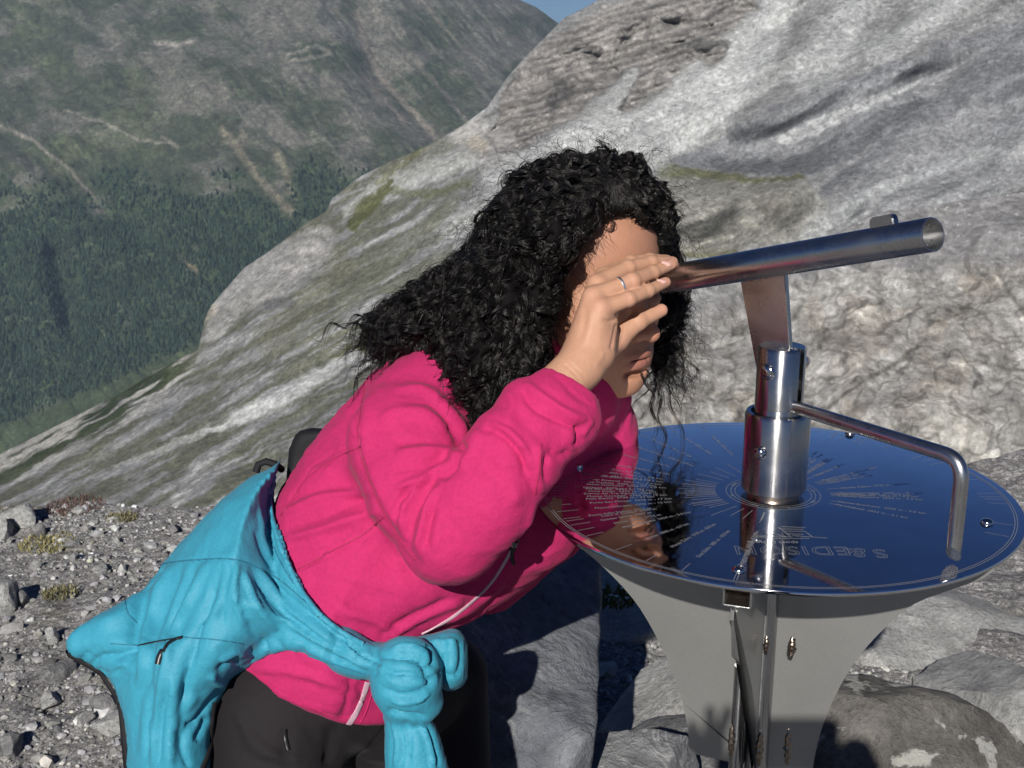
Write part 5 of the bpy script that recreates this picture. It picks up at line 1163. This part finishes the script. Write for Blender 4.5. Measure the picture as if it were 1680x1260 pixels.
# ---- turquoise jacket tied round the hips
def tied():
    F = Field((-.66, 1.28, .50), (.0, 2.02, 1.16), .0040)
    out = [(466, 742), (452, 760), (400, 790), (335, 848), (285, 903), (232, 968), (170, 1003), (122, 1033), (107, 1054), (114, 1075), (150, 1093), (182, 1122), (202, 1180), (207, 1240), (206, 1420), (280, 1440), (340, 1400), (350, 1265), (352, 1200), (366, 1145), (402, 1098), (470, 1066), (540, 1090), (600, 1112), (632, 1118), (640, 1070), (604, 1052), (560, 1030), (528, 1003), (494, 965), (472, 915), (456, 870), (445, 820), (456, 775)]
    Hm = idw([(470, 950, .200), (430, 850, .19), (540, 1040, .185), (600, 1080, .15), (330, 960, .19), (280, 1080, .14), (200, 1040, .07), (130, 1055, .045), (280, 1200, .11), (280, 1350, .09), (470, 1050, .20), (380, 1080, .19)])
    Dm = idw([(470, 900, 1.765), (600, 1080, 1.74), (300, 960, 1.77), (130, 1050, 1.72), (270, 1200, 1.70), (270, 1350, 1.69), (370, 1130, 1.71)])
    H2 = idw([(735, 790, .165), (675, 870, .165), (610, 930, .152), (540, 1010, .16), (520, 1120, .155), (700, 640, .12), (980, 690, .10), (900, 800, .13), (860, 620, .10), (620, 1180, .13)])
    D2 = idw([(735, 790, 1.78), (540, 1010, 1.76), (520, 1150, 1.76), (700, 620, 1.78), (1000, 680, 1.86), (930, 860, 1.84), (860, 950, 1.80), (700, 1040, 1.74)])
    inflate(F, Map2(TORS, grow=14), D2, lambda x, y: H2(x, y) + .016, .185, k=0); cut2d(F, Map2(out, smooth=True).p, .016)
    inflate(F, out, Dm, Hm, .155, k=.012)
    # loop end on the right, knot, hanging sleeve
    inflate(F, [(590, 1050), (640, 1050), (700, 1040), (745, 1030), (764, 1050), (768, 1085), (764, 1120), (738, 1134), (712, 1118), (692, 1092), (640, 1090)], 1.66, .048, .036, k=.008)
    inflate(F, [(560, 1032), (604, 1052), (640, 1060), (660, 1110), (640, 1125), (600, 1117), (545, 1096)], 1.625, .040, .040, k=.012)
    F.ell(P(667, 1112, 1.600), (.043, .045, .050), k=.006); F.ell(P(676, 1150, 1.612), (.038, .036, .028), k=.008)
    inflate(F, [(634, 1160), (690, 1172), (714, 1188), (726, 1222), (742, 1290), (748, 1400), (640, 1410), (632, 1290), (630, 1200)], 1.625, .040, .040, k=.005)
    V, Q = F.mesh(1); return V, Q
jv, jq = tied(); jn = normals(jv, jq)
JP = [([(458, 765), (448, 815), (458, 880), (478, 940), (520, 1000)], 5, 4.0, 'r'), ([(440, 790), (434, 830), (442, 880), (462, 930)], 5, -4.5), ([(428, 830), (430, 880), (448, 925)], 4, 3, 'r'), ([(418, 870), (430, 905), (460, 950)], 4, -2.6),
    # yoke seam
    ([(220, 948), (270, 925), (330, 918), (385, 918), (430, 935), (470, 960), (530, 1015)], 3, -1.8, 'v'), ([(180, 1055), (240, 1048), (300, 1045), (350, 1050), (400, 1055)], 3, -1.6, 'v'), ([(205, 980), (210, 1010), (222, 1020)], 2.5, -1.6, 'v'),
    # drapes fanning down from the yoke
    ([(262, 930), (240, 975), (222, 1030), (212, 1090)], 9, -7), ([(280, 930), (256, 985), (238, 1050), (228, 1130)], 8, 5, 'r'), ([(300, 925), (275, 985), (250, 1060), (240, 1160)], 7, -4.5), ([(340, 922), (310, 985), (280, 1050), (262, 1150), (255, 1250)], 9, 5, 'r'), ([(322, 922), (295, 985), (268, 1060)], 6, -3.4), ([(365, 925), (345, 985), (318, 1050), (300, 1150), (290, 1260)], 8, -4.5), ([(390, 925), (385, 975), (400, 1030)], 7, 4, 'r'), ([(378, 922), (368, 970), (362, 1030)], 6, -3.4),
    ([(410, 925), (440, 975), (480, 1015), (530, 1050)], 7, -4.2), ([(425, 932), (460, 985), (505, 1025), (560, 1062)], 7, 4.5, 'r'), ([(400, 935), (420, 990), (455, 1035)], 7, 4.0, 'r'), ([(440, 945), (480, 985), (540, 1030), (600, 1072)], 5, -3.2), ([(480, 965), (530, 1015), (590, 1062)], 6, 3.4, 'r'), ([(455, 1005), (500, 1040), (570, 1080), (612, 1095)], 6, 4.0, 'r'), ([(470, 1035), (520, 1065), (590, 1098)], 6, -4.2), ([(440, 1055), (420, 1045), (405, 1020)], 6, -3.2),
    # puckered lower edge
    ([(360, 1085), (385, 1070), (400, 1075)], 6, 5), ([(355, 1100), (375, 1085), (395, 1092)], 5, -4), ([(410, 1062), (418, 1078), (410, 1092)], 5, -4), ([(430, 1050), (440, 1068), (442, 1080)], 5, -3.6), ([(455, 1048), (462, 1066)], 5, -3), ([(345, 1105), (355, 1120), (372, 1125)], 6, 4.5), ([(490, 1058), (500, 1078)], 5, -2.6),
    # bulging corner at the left and its gathers
    ([(150, 1030), (200, 1008), (240, 975), (262, 945)], 14, 5), ([(150, 1092), (165, 1078), (195, 1075), (222, 1062)], 5, -6), ([(160, 1095), (170, 1105), (200, 1098)], 4, -4), ([(130, 1085), (142, 1074), (150, 1072)], 4, -3.5), ([(178, 1108), (195, 1092), (212, 1088)], 4, 4), ([(190, 1125), (205, 1112), (220, 1108)], 4, -3),
    # hanging front
    ([(240, 1100), (225, 1160), (220, 1240)], 8, -3.6), ([(290, 1110), (280, 1180), (275, 1260)], 10, 3.5), ([(302, 1190), (318, 1185), (345, 1150), (362, 1128)], 5, -7), ([(305, 1195), (300, 1230), (310, 1260)], 6, -4.5), ([(320, 1215), (330, 1195), (338, 1175)], 5, -6), ([(325, 1140), (300, 1165), (290, 1200)], 9, 4), ([(245, 1180), (255, 1220), (250, 1260)], 6, 3),
    ([(380, 800), (340, 870), (300, 905)], 16, 2.0), ([(430, 830), (400, 870), (360, 905)], 12, -1.6), ([(350, 850), (320, 890), (270, 925)], 9, -1.4), ([(240, 940), (262, 935), (252, 920)], 5, -2),
    # knot and loop
    ([(640, 1068), (668, 1060), (700, 1075), (708, 1100)], 5, 5, 'r'), ([(618, 1080), (650, 1078), (690, 1092), (705, 1118)], 4, -4.5), ([(622, 1128), (660, 1140), (700, 1130), (712, 1105)], 5, -5), ([(640, 1150), (680, 1152), (705, 1135)], 5, 4, 'r'), ([(700, 1055), (708, 1085), (700, 1105)], 5, -7), ([(715, 1060), (728, 1075), (726, 1095)], 5, -3.2), ([(735, 1045), (745, 1070), (742, 1100)], 6, 3.0), ([(690, 1062), (720, 1052), (750, 1055)], 5, 3.0, 'r'), ([(655, 1100), (665, 1118), (690, 1125)], 4, -2.4), ([(645, 1180), (652, 1220), (648, 1260)], 5, 3.5, 'r'), ([(665, 1180), (672, 1215), (668, 1260)], 5, -4), ([(690, 1185), (705, 1220), (712, 1260)], 5, 4, 'r'), ([(635, 1165), (660, 1172), (700, 1178)], 4, -6), ([(610, 1060), (618, 1085), (612, 1112)], 6, -3.5), ([(625, 1095), (650, 1105), (690, 1108), (712, 1120)], 3.5, -4), ([(630, 1110), (655, 1122), (695, 1122)], 3.5, 3, 'r'), ([(640, 1085), (672, 1078), (700, 1090)], 3.5, -3.5), ([(660, 1070), (688, 1082), (700, 1100)], 3, -3), ([(725, 1045), (732, 1080), (722, 1118)], 3.5, -3), ([(752, 1050), (755, 1080), (748, 1112)], 3.5, -2.6), ([(715, 1100), (735, 1108), (752, 1104)], 3.5, -3), ([(560, 1045), (590, 1072), (628, 1090)], 3.5, -3.4), ([(570, 1060), (600, 1085), (630, 1102)], 3.5, 3, 'r'), ([(500, 1000), (550, 1040), (600, 1066)], 3.5, -3), ([(655, 1190), (662, 1225), (658, 1260)], 3.5, -3), ([(700, 1195), (712, 1230), (720, 1260)], 3.5, -3.4), ([(300, 960), (282, 1010), (262, 1090)], 4, -3), ([(350, 960), (330, 1020), (310, 1090)], 4, -3), ([(420, 950), (450, 1000), (490, 1030)], 3.5, -3), ([(395, 985), (410, 1020), (440, 1050)], 3.5, -3), ([(250, 1120), (243, 1180), (240, 1250)], 4, -3), ([(275, 1130), (265, 1190), (262, 1255)], 4, -2.6), ([(325, 1060), (310, 1110), (300, 1150)], 5, -3)]
JP = [(q[0], q[1] * .9, q[2] * 1.2, *q[3:]) for q in JP]; jv = crease(jv, jn, JP); jn = normals(jv, jq); jv = jv + jn * (.0018 * (fbm(np.c_[jv[:, 0] * 22 + jv[:, 2] * 6, jv[:, 1] * 10, jv[:, 2] * 5 - jv[:, 0] * 8], 4, ridge=True) - .3) + .0018 * fbm(jv * 11, 4) + .0016 * fbm(jv * 30, 3))[:, None]
jac = pobj('tied_jacket', jv, jq, M_BLUE); bvj = bvh_of(jv, jq)
pstrip('lining_edge', bvj, [(112, 1068), (122, 1084), (150, 1094), (178, 1116), (196, 1155), (205, 1200), (207, 1250), (208, 1300)], .0045, .003, M_DKB, jac, n=70)
pstrip('lining_edge', bvj, [(352, 1150), (347, 1185), (345, 1220), (338, 1245), (325, 1275)], .0045, .003, M_DKB, jac, n=30)
pstrip('zip', bvj, [(228, 1059), (262, 1052), (300, 1046)], .0009, .0008, M_DKB, jac, n=30)
pstrip('zip_puller', bvj, [(300, 1046), (288, 1049), (276, 1056), (268, 1070)], .0020, .002, M_BLACK, jac, n=16)
pstrip('zip_puller', bvj, [(268, 1068), (263, 1078), (260, 1090)], .0042, .004, M_BLACK, jac, n=10)
for q in ([(222, 946), (270, 925), (330, 918), (385, 918), (430, 935), (470, 960), (528, 1013)], [(182, 1056), (226, 1059)], [(302, 1046), (350, 1049), (398, 1056)], [(205, 982), (209, 1005), (224, 1022)], [(468, 1062), (530, 1084), (600, 1106)], [(440, 800), (440, 850), (452, 905), (482, 958)]):
    pstrip('seam', bvj, q, .0008, .0005, M_SEAMB, jac, n=60)
pstrip('piping', bvj, [(450, 782), (443, 825), (452, 872), (468, 916), (490, 962), (522, 1006), (556, 1034), (596, 1056)], .0032, .0022, M_BLUE, jac, n=90)
# dark drawcord and flap at the back waist
def bag():
    F = Field(P(440, 760, 1.88) - np.array([.05, .06, .09]), P(500, 730, 1.88) + np.array([.05, .06, .06]), .004)
    inflate(F, [(468, 782), (474, 742), (484, 716), (498, 704), (532, 703), (560, 730), (520, 790), (480, 800)], 1.86, .022, .012, k=0, smooth=True)
    V, Q = F.mesh(2); N = normals(V, Q); V = V + N * (.003 * fbm(V * 30, 3))[:, None]; return V, Q
gv, gq = bag(); o = mesh_obj('belt_bag', gv, gq, M_DKB); tag(o, "small black bag strapped at the woman's lower back above the turquoise jacket", 'bag')
tube_path('strap', [P(420, 775, 1.80), P(424, 762, 1.80), P(436, 757, 1.80), P(452, 762, 1.80), P(462, 770, 1.82)], .005, M_DKB, o, 10)
# ================================================================ HAIR
hairm = NT('black_hair'); hairm.set(Base_Color=(.0065, .006, .0062), Roughness=.36, Specular_IOR_Level=.42, Specular_Tint=(1, .95, .9)); hairm = hairm.m
hullm = NT('hair_mass'); hullm.set(Base_Color=(.004, .0035, .0035), Roughness=.8, Specular_IOR_Level=.1); hullm = hullm.m
FACE = Map2([(1000, 354), (962, 390), (936, 432), (922, 478), (910, 520), (902, 560), (900, 600), (950, 650), (1060, 645), (1085, 520), (1074, 400), (1056, 366), (1030, 350)], smooth=False, pad=120)
def hair_hull():
    F = Field((-.20, 1.52, 1.06), (.25, 2.02, 1.50), .0050)
    main = [(960, 258), (905, 270), (855, 300), (806, 352), (772, 412), (722, 452), (668, 492), (622, 524), (640, 566), (684, 590), (722, 608), (752, 640), (776, 680), (802, 700), (822, 668), (848, 634), (880, 618), (902, 590), (906, 548), (914, 512), (926, 474), (940, 432), (962, 396), (992, 366), (1030, 352), (1062, 366), (1082, 400), (1098, 380), (1092, 338), (1060, 290), (1012, 264)]
    Hm = idw([(850, 450, .165), (880, 540, .10), (960, 320, .125), (1040, 320, .08), (700, 530, .115), (790, 640, .09), (900, 400, .14), (1085, 370, .08), (935, 440, .07), (915, 520, .07), (1000, 355, .06)])
    Dm = idw([(860, 440, 1.82), (800, 380, 1.83), (700, 540, 1.79), (1040, 300, 1.81), (800, 680, 1.69), (760, 640, 1.70), (960, 280, 1.84), (1090, 360, 1.85), (1030, 352, 1.715), (992, 366, 1.71), (962, 396, 1.70), (940, 432, 1.70), (926, 474, 1.70), (914, 512, 1.70), (906, 548, 1.70), (902, 590, 1.70), (850, 640, 1.68)])
    inflate(F, main, Dm, Hm, .07, k=0)
    inflate(F, [(1066, 370), (1098, 380), (1110, 430), (1116, 480), (1108, 530), (1098, 560), (1086, 600), (1068, 560), (1076, 500), (1080, 440), (1074, 405)], 1.905, .055, .03, k=.01)
    V, Q = F.mesh(3); N = normals(V, Q)
    x, y, z = proj(V); k = .15 + .85 * sstep(0, 45, -FACE(x, y)); V = V + N * (k * (.018 * fbm(V * 17, 3) + .010 * fbm(V * 40, 3)))[:, None]
    return V, Q
hvV, hvQ = hair_hull(); hvN = normals(hvV, hvQ)
hair = pobj('hair', hvV, hvQ, hullm)
def locks():
    rs = np.random.RandomState(9); bv = bvh_of(hvV, hvQ); S, Rd = [], []
    x, y, z = proj(hvV); vis = -(hvN * (hvV - CAM)).sum(1) > -.25
    cand = np.where(vis)[0]; w_ = np.ones(len(cand)); cand = rs.choice(cand, 1250)
    R3 = lambda a: np.array(a, float)
    right, up_, dep = XA, -DN, FW
    def flow(px, py):
        # screen-plane direction the hair falls in, from the crown/parting
        cx_, cy_ = 1010, 322; dx, dy = px - cx_, py - cy_; r = math.hypot(dx, dy) + 1e-6
        if px > 1050 and py > 330: return np.array([.10, 1.])
        gx, gy = (-.35, .9) if px < 880 else (-.05, 1.)
        t = min(1, r / 260); vx = dx / r * (1 - .55 * t) + gx * .75 * t; vy = dy / r * (1 - .55 * t) + gy * .75 * t + .15; q = math.hypot(vx, vy); return np.array([vx, vy]) / q
    for ci in cand:
        p = hvV[ci].copy(); n = hvN[ci]; ln = rs.uniform(.09, .20); NS = 16; st = ln / NS; path = []; loose = rs.rand() < .14 and float(proj(p)[1]) > 330; off = rs.uniform(-.004, .007); turn = rs.normal(0, .35)
        for k in range(NS):
            px, py, pz = [float(q) for q in proj(p)]; f = flow(px, py); d = f[0] * right - f[1] * up_ * 1.0; c_, s_ = math.cos(turn), math.sin(turn); f2 = np.array([f[0] * c_ - f[1] * s_, f[0] * s_ + f[1] * c_]); d = f2[0] * right - f2[1] * up_
            if float(FACE(np.array([px]), np.array([py]))[0]) > rs.uniform(-4, 5): break
            path.append(p.copy()); q = p + d * st
            if not (loose and k > NS * .45):
                h = bv.find_nearest(Vector(q))
                if h[0] is not None:
                    tgt = np.array(h[0]) + np.array(h[1]) * (off + .006 * math.sin(k * .9 + ci)); q = q + (tgt - q) * .8
            else: q = q + n * .0006 + rs.normal(0, .001, 3)
            p = q
        if len(path) > 4: S.append(np.array(path)); Rd.append((ln * len(path) / NS, loose))
    # strands
    V, F = [], []; M = 38; nst = 17; off0 = 0
    tt = np.linspace(0, 1, M)
    tri = []
    def emit(c, wdt):
        nonlocal off0
        t = np.gradient(c, axis=0); t /= np.linalg.norm(t, axis=1)[:, None] + 1e-9; a = np.cross(t, [.3, .5, .8]); a /= np.linalg.norm(a, axis=1)[:, None] + 1e-9; b = np.cross(t, a)
        w2 = wdt * np.clip(np.minimum(1, (1 - np.linspace(0, 1, len(c))) * 3.5), .12, 1)[:, None]; m = len(c)
        vv = np.stack([c + (a * math.cos(g) + b * math.sin(g)) * w2 for g in (0, 2.094, 4.189)], 1).reshape(-1, 3)
        i = np.arange(m - 1)[:, None] * 3 + off0
        for g in range(3): F.append(np.concatenate([i + g, i + (g + 1) % 3, i + 3 + (g + 1) % 3, i + 3 + g], 1))
        V.append(vv); off0 += 3 * m
    for P_, (ln, loose) in zip(S, Rd):
        c = catmull(P_, M); t = np.gradient(c, axis=0); t /= np.linalg.norm(t, axis=1)[:, None] + 1e-9
        a = np.cross(t, [0, .2, 1.]); a /= np.linalg.norm(a, axis=1)[:, None] + 1e-9; b = np.cross(t, a)
        lam = rs.uniform(.042, .085); rad = rs.uniform(.005, .0125); ph = rs.uniform(0, 6.28); sgn = rs.choice([-1, 1]); s = tt * ln
        for k in range(nst):
            o = rs.normal(0, .0011 if k < 15 else .003, 2); dph = rs.normal(0, .10 if k < 15 else .4); r2 = rad * rs.uniform(.75, 1.25) * (.35 + .9 * tt); l2 = lam * rs.uniform(.97, 1.03); an_ = sgn * 2 * math.pi * s / l2 + ph + dph
            sp = 1 + .8 * tt
            cc = c + a * (r2 * np.cos(an_) + o[0] * sp)[:, None] + b * (r2 * np.sin(an_) + o[1] * sp)[:, None]
            e = int(M * rs.uniform(.7, 1)); emit(cc[:e], .00046 if not loose else .00030)
    # fly-away curls round the outline
    out = [(640, 520), (600, 540), (690, 480), (730, 440), (780, 380), (810, 330), (850, 290), (900, 262), (950, 255), (1000, 250), (1050, 275), (1090, 320), (1112, 380), (1120, 440), (1122, 500), (1105, 560), (1085, 600), (640, 565), (700, 590), (760, 625), (800, 670), (1095, 520), (1100, 600)]
    for k in range(620):
        ox, oy = out[rs.randint(len(out))]; ox += rs.normal(0, 14); oy += rs.normal(0, 14); d0 = 1.80 + rs.normal(0, .05) if ox < 1060 else 1.90 + rs.normal(0, .03)
        p = P(ox, oy, d0); f = flow(ox, oy); cx_, cy_ = 900, 470; rx, ry = ox - cx_, oy - cy_; q = math.hypot(rx, ry); out2 = np.array([rx / q, ry / q]) * rs.uniform(.1, .9) + f * rs.uniform(.2, 1.)
        ln = rs.uniform(.02, .065) * (1.35 if ox > 1060 and oy > 480 else 1); d = out2[0] * right - out2[1] * up_ + dep * rs.normal(0, .3); d /= np.linalg.norm(d); m = 30; u = np.linspace(0, 1, m)[:, None]
        a = np.cross(d, [0, 0, 1.]); a /= np.linalg.norm(a) + 1e-9; b = np.cross(d, a); lam = rs.uniform(.012, .045); rad = rs.uniform(.002, .0085); ph = rs.uniform(0, 6.28)
        an_ = 2 * math.pi * u * ln / lam + ph; c = p + d * ln * u + a * rad * (.3 + u) * np.cos(an_) + b * rad * (.3 + u) * np.sin(an_) - np.array([0, 0, .25]) * ln * u * u
        emit(c, rs.uniform(.00016, .00028))
    # separate ringlets leaving the mass along its edge
    ed = [((628, 528), (-1, .25)), ((612, 540), (-.9, .5)), ((636, 560), (-.6, .9)), ((670, 580), (-.3, 1)), ((710, 600), (-.25, 1)), ((745, 630), (-.2, 1)), ((780, 680), (-.1, 1)), ((810, 690), (.1, 1)), ((668, 500), (-.9, .5)), ((715, 462), (-.9, .35)), ((760, 420), (-.9, .2)), ((795, 365), (-.9, 0)),
          ((840, 318), (-.6, -.5)), ((890, 280), (-.4, -.8)), ((950, 262), (0, -1)), ((1010, 262), (.4, -.8)), ((1065, 295), (.8, -.4)), ((1100, 345), (1, 0)), ((1112, 410), (.9, .4)), ((1116, 480), (.5, .9)), ((1108, 540), (.3, 1)), ((1098, 590), (.1, 1)), ((1085, 600), (-.05, 1))]
    for k in range(120):
        (ox, oy), (vx, vy) = ed[k % len(ed)]; ox += rs.normal(0, 12); oy += rs.normal(0, 12); far_ = ox > 1060; low = oy > 500
        h = ray(bv, ox - vx * 16, oy - vy * 16)[0]; p = np.array(h) + dep * rs.uniform(0, .03) if h is not None else P(ox, oy, 1.90 if far_ else 1.76)
        if h is None and not low: continue
        ln = rs.uniform(.035, .075) * (1.25 if low else .6); m = 46; u = np.linspace(0, 1, m); sx, sy = vx + rs.normal(0, .3), vy + rs.normal(0, .3)
        base = p + np.outer(u * ln * sx, right) - np.outer(u * ln * sy, up_) - np.outer(u * u * ln * .55, up_) + np.outer(u * ln * rs.normal(0, .3), dep); lam = rs.uniform(.022, .045); rad = rs.uniform(.004, .009); ph = rs.uniform(0, 6.28); sg = rs.choice([-1, 1])
        a = np.array([vy, 0, vx]) * 1.0; a = right * vy + up_ * vx; a /= np.linalg.norm(a)
        for j in range(9):
            o = rs.normal(0, .0012, 2) * 1.2; an_ = sg * 2 * math.pi * u * ln / (lam * rs.uniform(.97, 1.03)) + ph + rs.normal(0, .15); r2 = rad * (.4 + .7 * u); e = int(m * rs.uniform(.7, 1))
            emit((base + np.outer(r2 * np.cos(an_) + o[0], a) + np.outer(r2 * np.sin(an_) + o[1], dep))[:e], .00030)
    # long curls hanging beside the far cheek
    for k in range(26):
        ox, oy = rs.uniform(1082, 1112), rs.uniform(470, 560); p = P(ox, oy, rs.uniform(1.86, 1.92)); ln = rs.uniform(.05, .11); m = 60; u = np.linspace(0, 1, m); bend = rs.normal(-.1, .3)
        base = p + np.outer(u * ln * bend, right) - np.outer(u * ln, up_); lam = rs.uniform(.028, .05); rad = rs.uniform(.005, .012); ph = rs.uniform(0, 6.28)
        for j in range(9):
            o = rs.normal(0, .0016, 2); an_ = 2 * math.pi * u * ln / (lam * rs.uniform(.95, 1.05)) + ph + rs.normal(0, .2); r2 = rad * (.4 + .8 * u)
            emit(base + np.outer(r2 * np.cos(an_) + o[0], right) + np.outer(r2 * np.sin(an_) + o[1], dep), .00032)
    # hair swept back from the forehead
    hl_ = [(938, 446), (950, 412), (972, 384), (1000, 362), (1030, 352), (1056, 362), (1070, 384)]
    for k in range(900):
        u0 = rs.rand(); i0 = u0 * (len(hl_) - 1.001); i1 = int(i0); f_ = i0 - i1; ox = hl_[i1][0] * (1 - f_) + hl_[i1 + 1][0] * f_ + rs.normal(0, 3); oy = hl_[i1][1] * (1 - f_) + hl_[i1 + 1][1] * f_ + rs.normal(0, 3) - 1
        vx, vy = (-.75, -.8) if u0 < .5 else (-.1, -1.) if u0 < .8 else (.6, -.9); vx += rs.normal(0, .12); c0, n0 = ray(bv, ox + vx * 10, oy + vy * 10)
        if c0 is None: continue
        NS = 12; ln = rs.uniform(.05, .10); p = np.array(c0) + np.array(n0) * .0005; path = []; cur = rs.normal(0, .10)
        for j in range(NS):
            path.append(p.copy()); a_ = cur * j; d = (vx * math.cos(a_) - vy * math.sin(a_)) * right - (vx * math.sin(a_) + vy * math.cos(a_)) * up_; d /= np.linalg.norm(d); q = p + d * ln / NS
            h = bv.find_nearest(Vector(q)); q = np.array(h[0]) + np.array(h[1]) * (.0012 + .0035 * math.sin(j * .55) ** 2 * rs.uniform(.4, 1)); p = q
        c = catmull(path, 28); emit(c + np.outer(np.sin(np.linspace(0, rs.uniform(5, 12), 28)) * .0009, right), .00036)
    # fine hair along the temple and cheek
    for k in range(150):
        u0 = rs.rand(); ox = np.interp(u0, [0, .3, .6, 1], [1000, 948, 922, 905]) + rs.normal(0, 5); oy = np.interp(u0, [0, .3, .6, 1], [352, 415, 500, 590]) + rs.normal(0, 5)
        c0, nn = ray(bv, ox - 12, oy); 
        if c0 is None: continue
        p = np.array(c0); ln = rs.uniform(.015, .045); f = np.array([.45, 1.]) + rs.normal(0, .25, 2); d = f[0] * right - f[1] * up_; d /= np.linalg.norm(d); m = 24; u = np.linspace(0, 1, m)[:, None]; lam = rs.uniform(.018, .04); rad = rs.uniform(.001, .004); ph = rs.uniform(0, 6.28)
        an_ = 2 * math.pi * u * ln / lam + ph; emit(p + d * ln * u + right * rad * np.cos(an_) + dep * rad * np.sin(an_) + dep * u * .02, .00022)
    V = np.concatenate(V); F = np.concatenate(F); print('hair verts', len(V))
    mesh_obj('curls', V - np.array(person.location), F, hairm, hair, True)
locks()
# ================================================================ THE PHOTOGRAPHER (outside the frame: casts the shadow on the fins, shows in the steel)
def photographer():
    ph = empty('person', (.06, -.42, 0)); bpy.context.view_layer.update(); off = np.array([.06, -.42, 0])
    tag(ph, 'person in a dark jacket standing just outside the picture, holding up a phone', 'person')
    F = Field((-.30, -.75, .95), (.42, .02, 1.82), .011)
    F.ell((.04, -.40, 1.60), (.075, .095, .115), k=0); F.cone((.04, -.41, 1.52), (.05, -.45, 1.40), .055, .06, .03)
    for s in (-1, 1):
        F.chain([(.06 + s * .10, -.10, 1.46), (.055 + s * .085, -.045, 1.515)], [.032, .030], .02)
    V, Q = F.mesh(2); m = NT('skin_far'); m.set(Base_Color=(.42, .24, .16), Roughness=.5)
    # hands with fingers round the phone
    G = Field((-.14, -.13, 1.42), (.24, .0, 1.66), .0032)
    for s in (-1, 1):
        c = np.array([.03 + s * .105, -.065, 1.50]); G.cone(c + [0, -.04, -.05], c, .028, .026, .02)
        for j in range(4):
            up = .045 + (.022 if s < 0 and j < 2 else 0); b = c + [-s * .004, .012 + .0 * j, .008 + .0 * j]; k = c + [-s * (.006 - .014 * j), .022 - .001 * j, .022 + up * .5]; t = c + [-s * (.014 - .024 * j), .012, .030 + up]
            if s > 0: k = c + [-.014, .020, .020 - .021 * j]; t = c + [-.046, .022, .018 - .021 * j]
            G.cone(b, k, .0098, .0088, .004); G.cone(k, t, .0088, .0072, .003)
        G.cone(c, c + [-s * .035, -.012, -.012], .014, .010, .006)
    V2, Q2 = G.mesh(1); mesh_obj('body', np.concatenate([V, V2]) - off, np.concatenate([Q, Q2 + len(V)]), m.m, ph)
    F = Field((-.36, -.80, .75), (.48, -.05, 1.54), .012)
    F.ell((.05, -.45, 1.22), (.20, .12, .24), k=0); F.ell((.05, -.45, .95), (.18, .12, .14), k=.05); F.cone((-.10, -.45, 1.38), (.20, -.45, 1.38), .075, .075, .05)
    for s in (-1, 1): F.chain([(.05 + s * .17, -.44, 1.36), (.06 + s * .20, -.24, 1.18), (.06 + s * .12, -.10, 1.43)], [.065, .052, .042], .02)
    V, Q = F.mesh(2); mesh_obj('jacket', V - off, Q, cloth('navy_jacket', (.015, .02, .05)), ph)
    F = Field((-.22, -.68, .02), (.34, -.2, 1.0), .014)
    for s in (-1, 1): F.chain([(.05 + s * .09, -.45, .90), (.05 + s * .10, -.43, .48), (.05 + s * .11, -.45, .06)], [.105, .075, .055], .02)
    V, Q = F.mesh(2); mesh_obj('trousers', V - off, Q, M_TRO, ph)
    for s in (-1, 1):
        F = Field((.05 + s * .11 - .09, -.60, -.01), (.05 + s * .11 + .09, -.22, .16), .01); F.cone((.05 + s * .11, -.48, .06), (.05 + s * .12, -.33, .045), .055, .045, .01); V, Q = F.mesh(2); mesh_obj('shoe', V - off, Q, M_DKB, ph)
    bm = bmesh.new(); bmesh.ops.create_cube(bm, size=1)
    for v in bm.verts: v.co = Vector((v.co.x * .155, v.co.y * .008, v.co.z * .075))
    bmesh.ops.bevel(bm, geom=[e for e in bm.edges if abs((e.verts[0].co - e.verts[1].co).normalized().y) > .9], offset=.009, segments=5, affect='EDGES')
    p = from_bm('phone', bm, M_BLACK, None, True); p.location = (.040, -.022, CAMH - .030)
    tag(p, 'black phone held up sideways by the photographer', 'phone')
    for dx in (-.062, -.040):
        lathe('camera_lens', [(.010, 0), (.010, .002), (.0075, .0025), (.0074, .0012), (.0003, .0012)], M_BLACK, p, 24, Matrix.Translation((dx, .004, .026 if dx < -.05 else .010)) @ Matrix.Rotation(-math.pi / 2, 4, 'X'), cap=False)
photographer()
# ================================================================ AIR
def haze():
    bm = bmesh.new(); bmesh.ops.create_cube(bm, size=1)
    for v in bm.verts: v.co = Vector((v.co.x * 14000, v.co.y * 13000 + 5000, (-1500 if v.co.z < 0 else 470)))
    m = bpy.data.materials.new('haze'); m.use_nodes = True; t = m.node_tree; t.nodes.clear(); o = t.nodes.new('ShaderNodeOutputMaterial'); p = t.nodes.new('ShaderNodeVolumePrincipled')
    p.inputs['Color'].default_value = (.55, .75, 1.0, 1); p.inputs['Density'].default_value = .000036; p.inputs['Anisotropy'].default_value = 0.0
    t.links.new(p.outputs[0], o.inputs['Volume']); ob = from_bm('haze', bm, m, None, False); ob['kind'] = 'stuff'
haze()
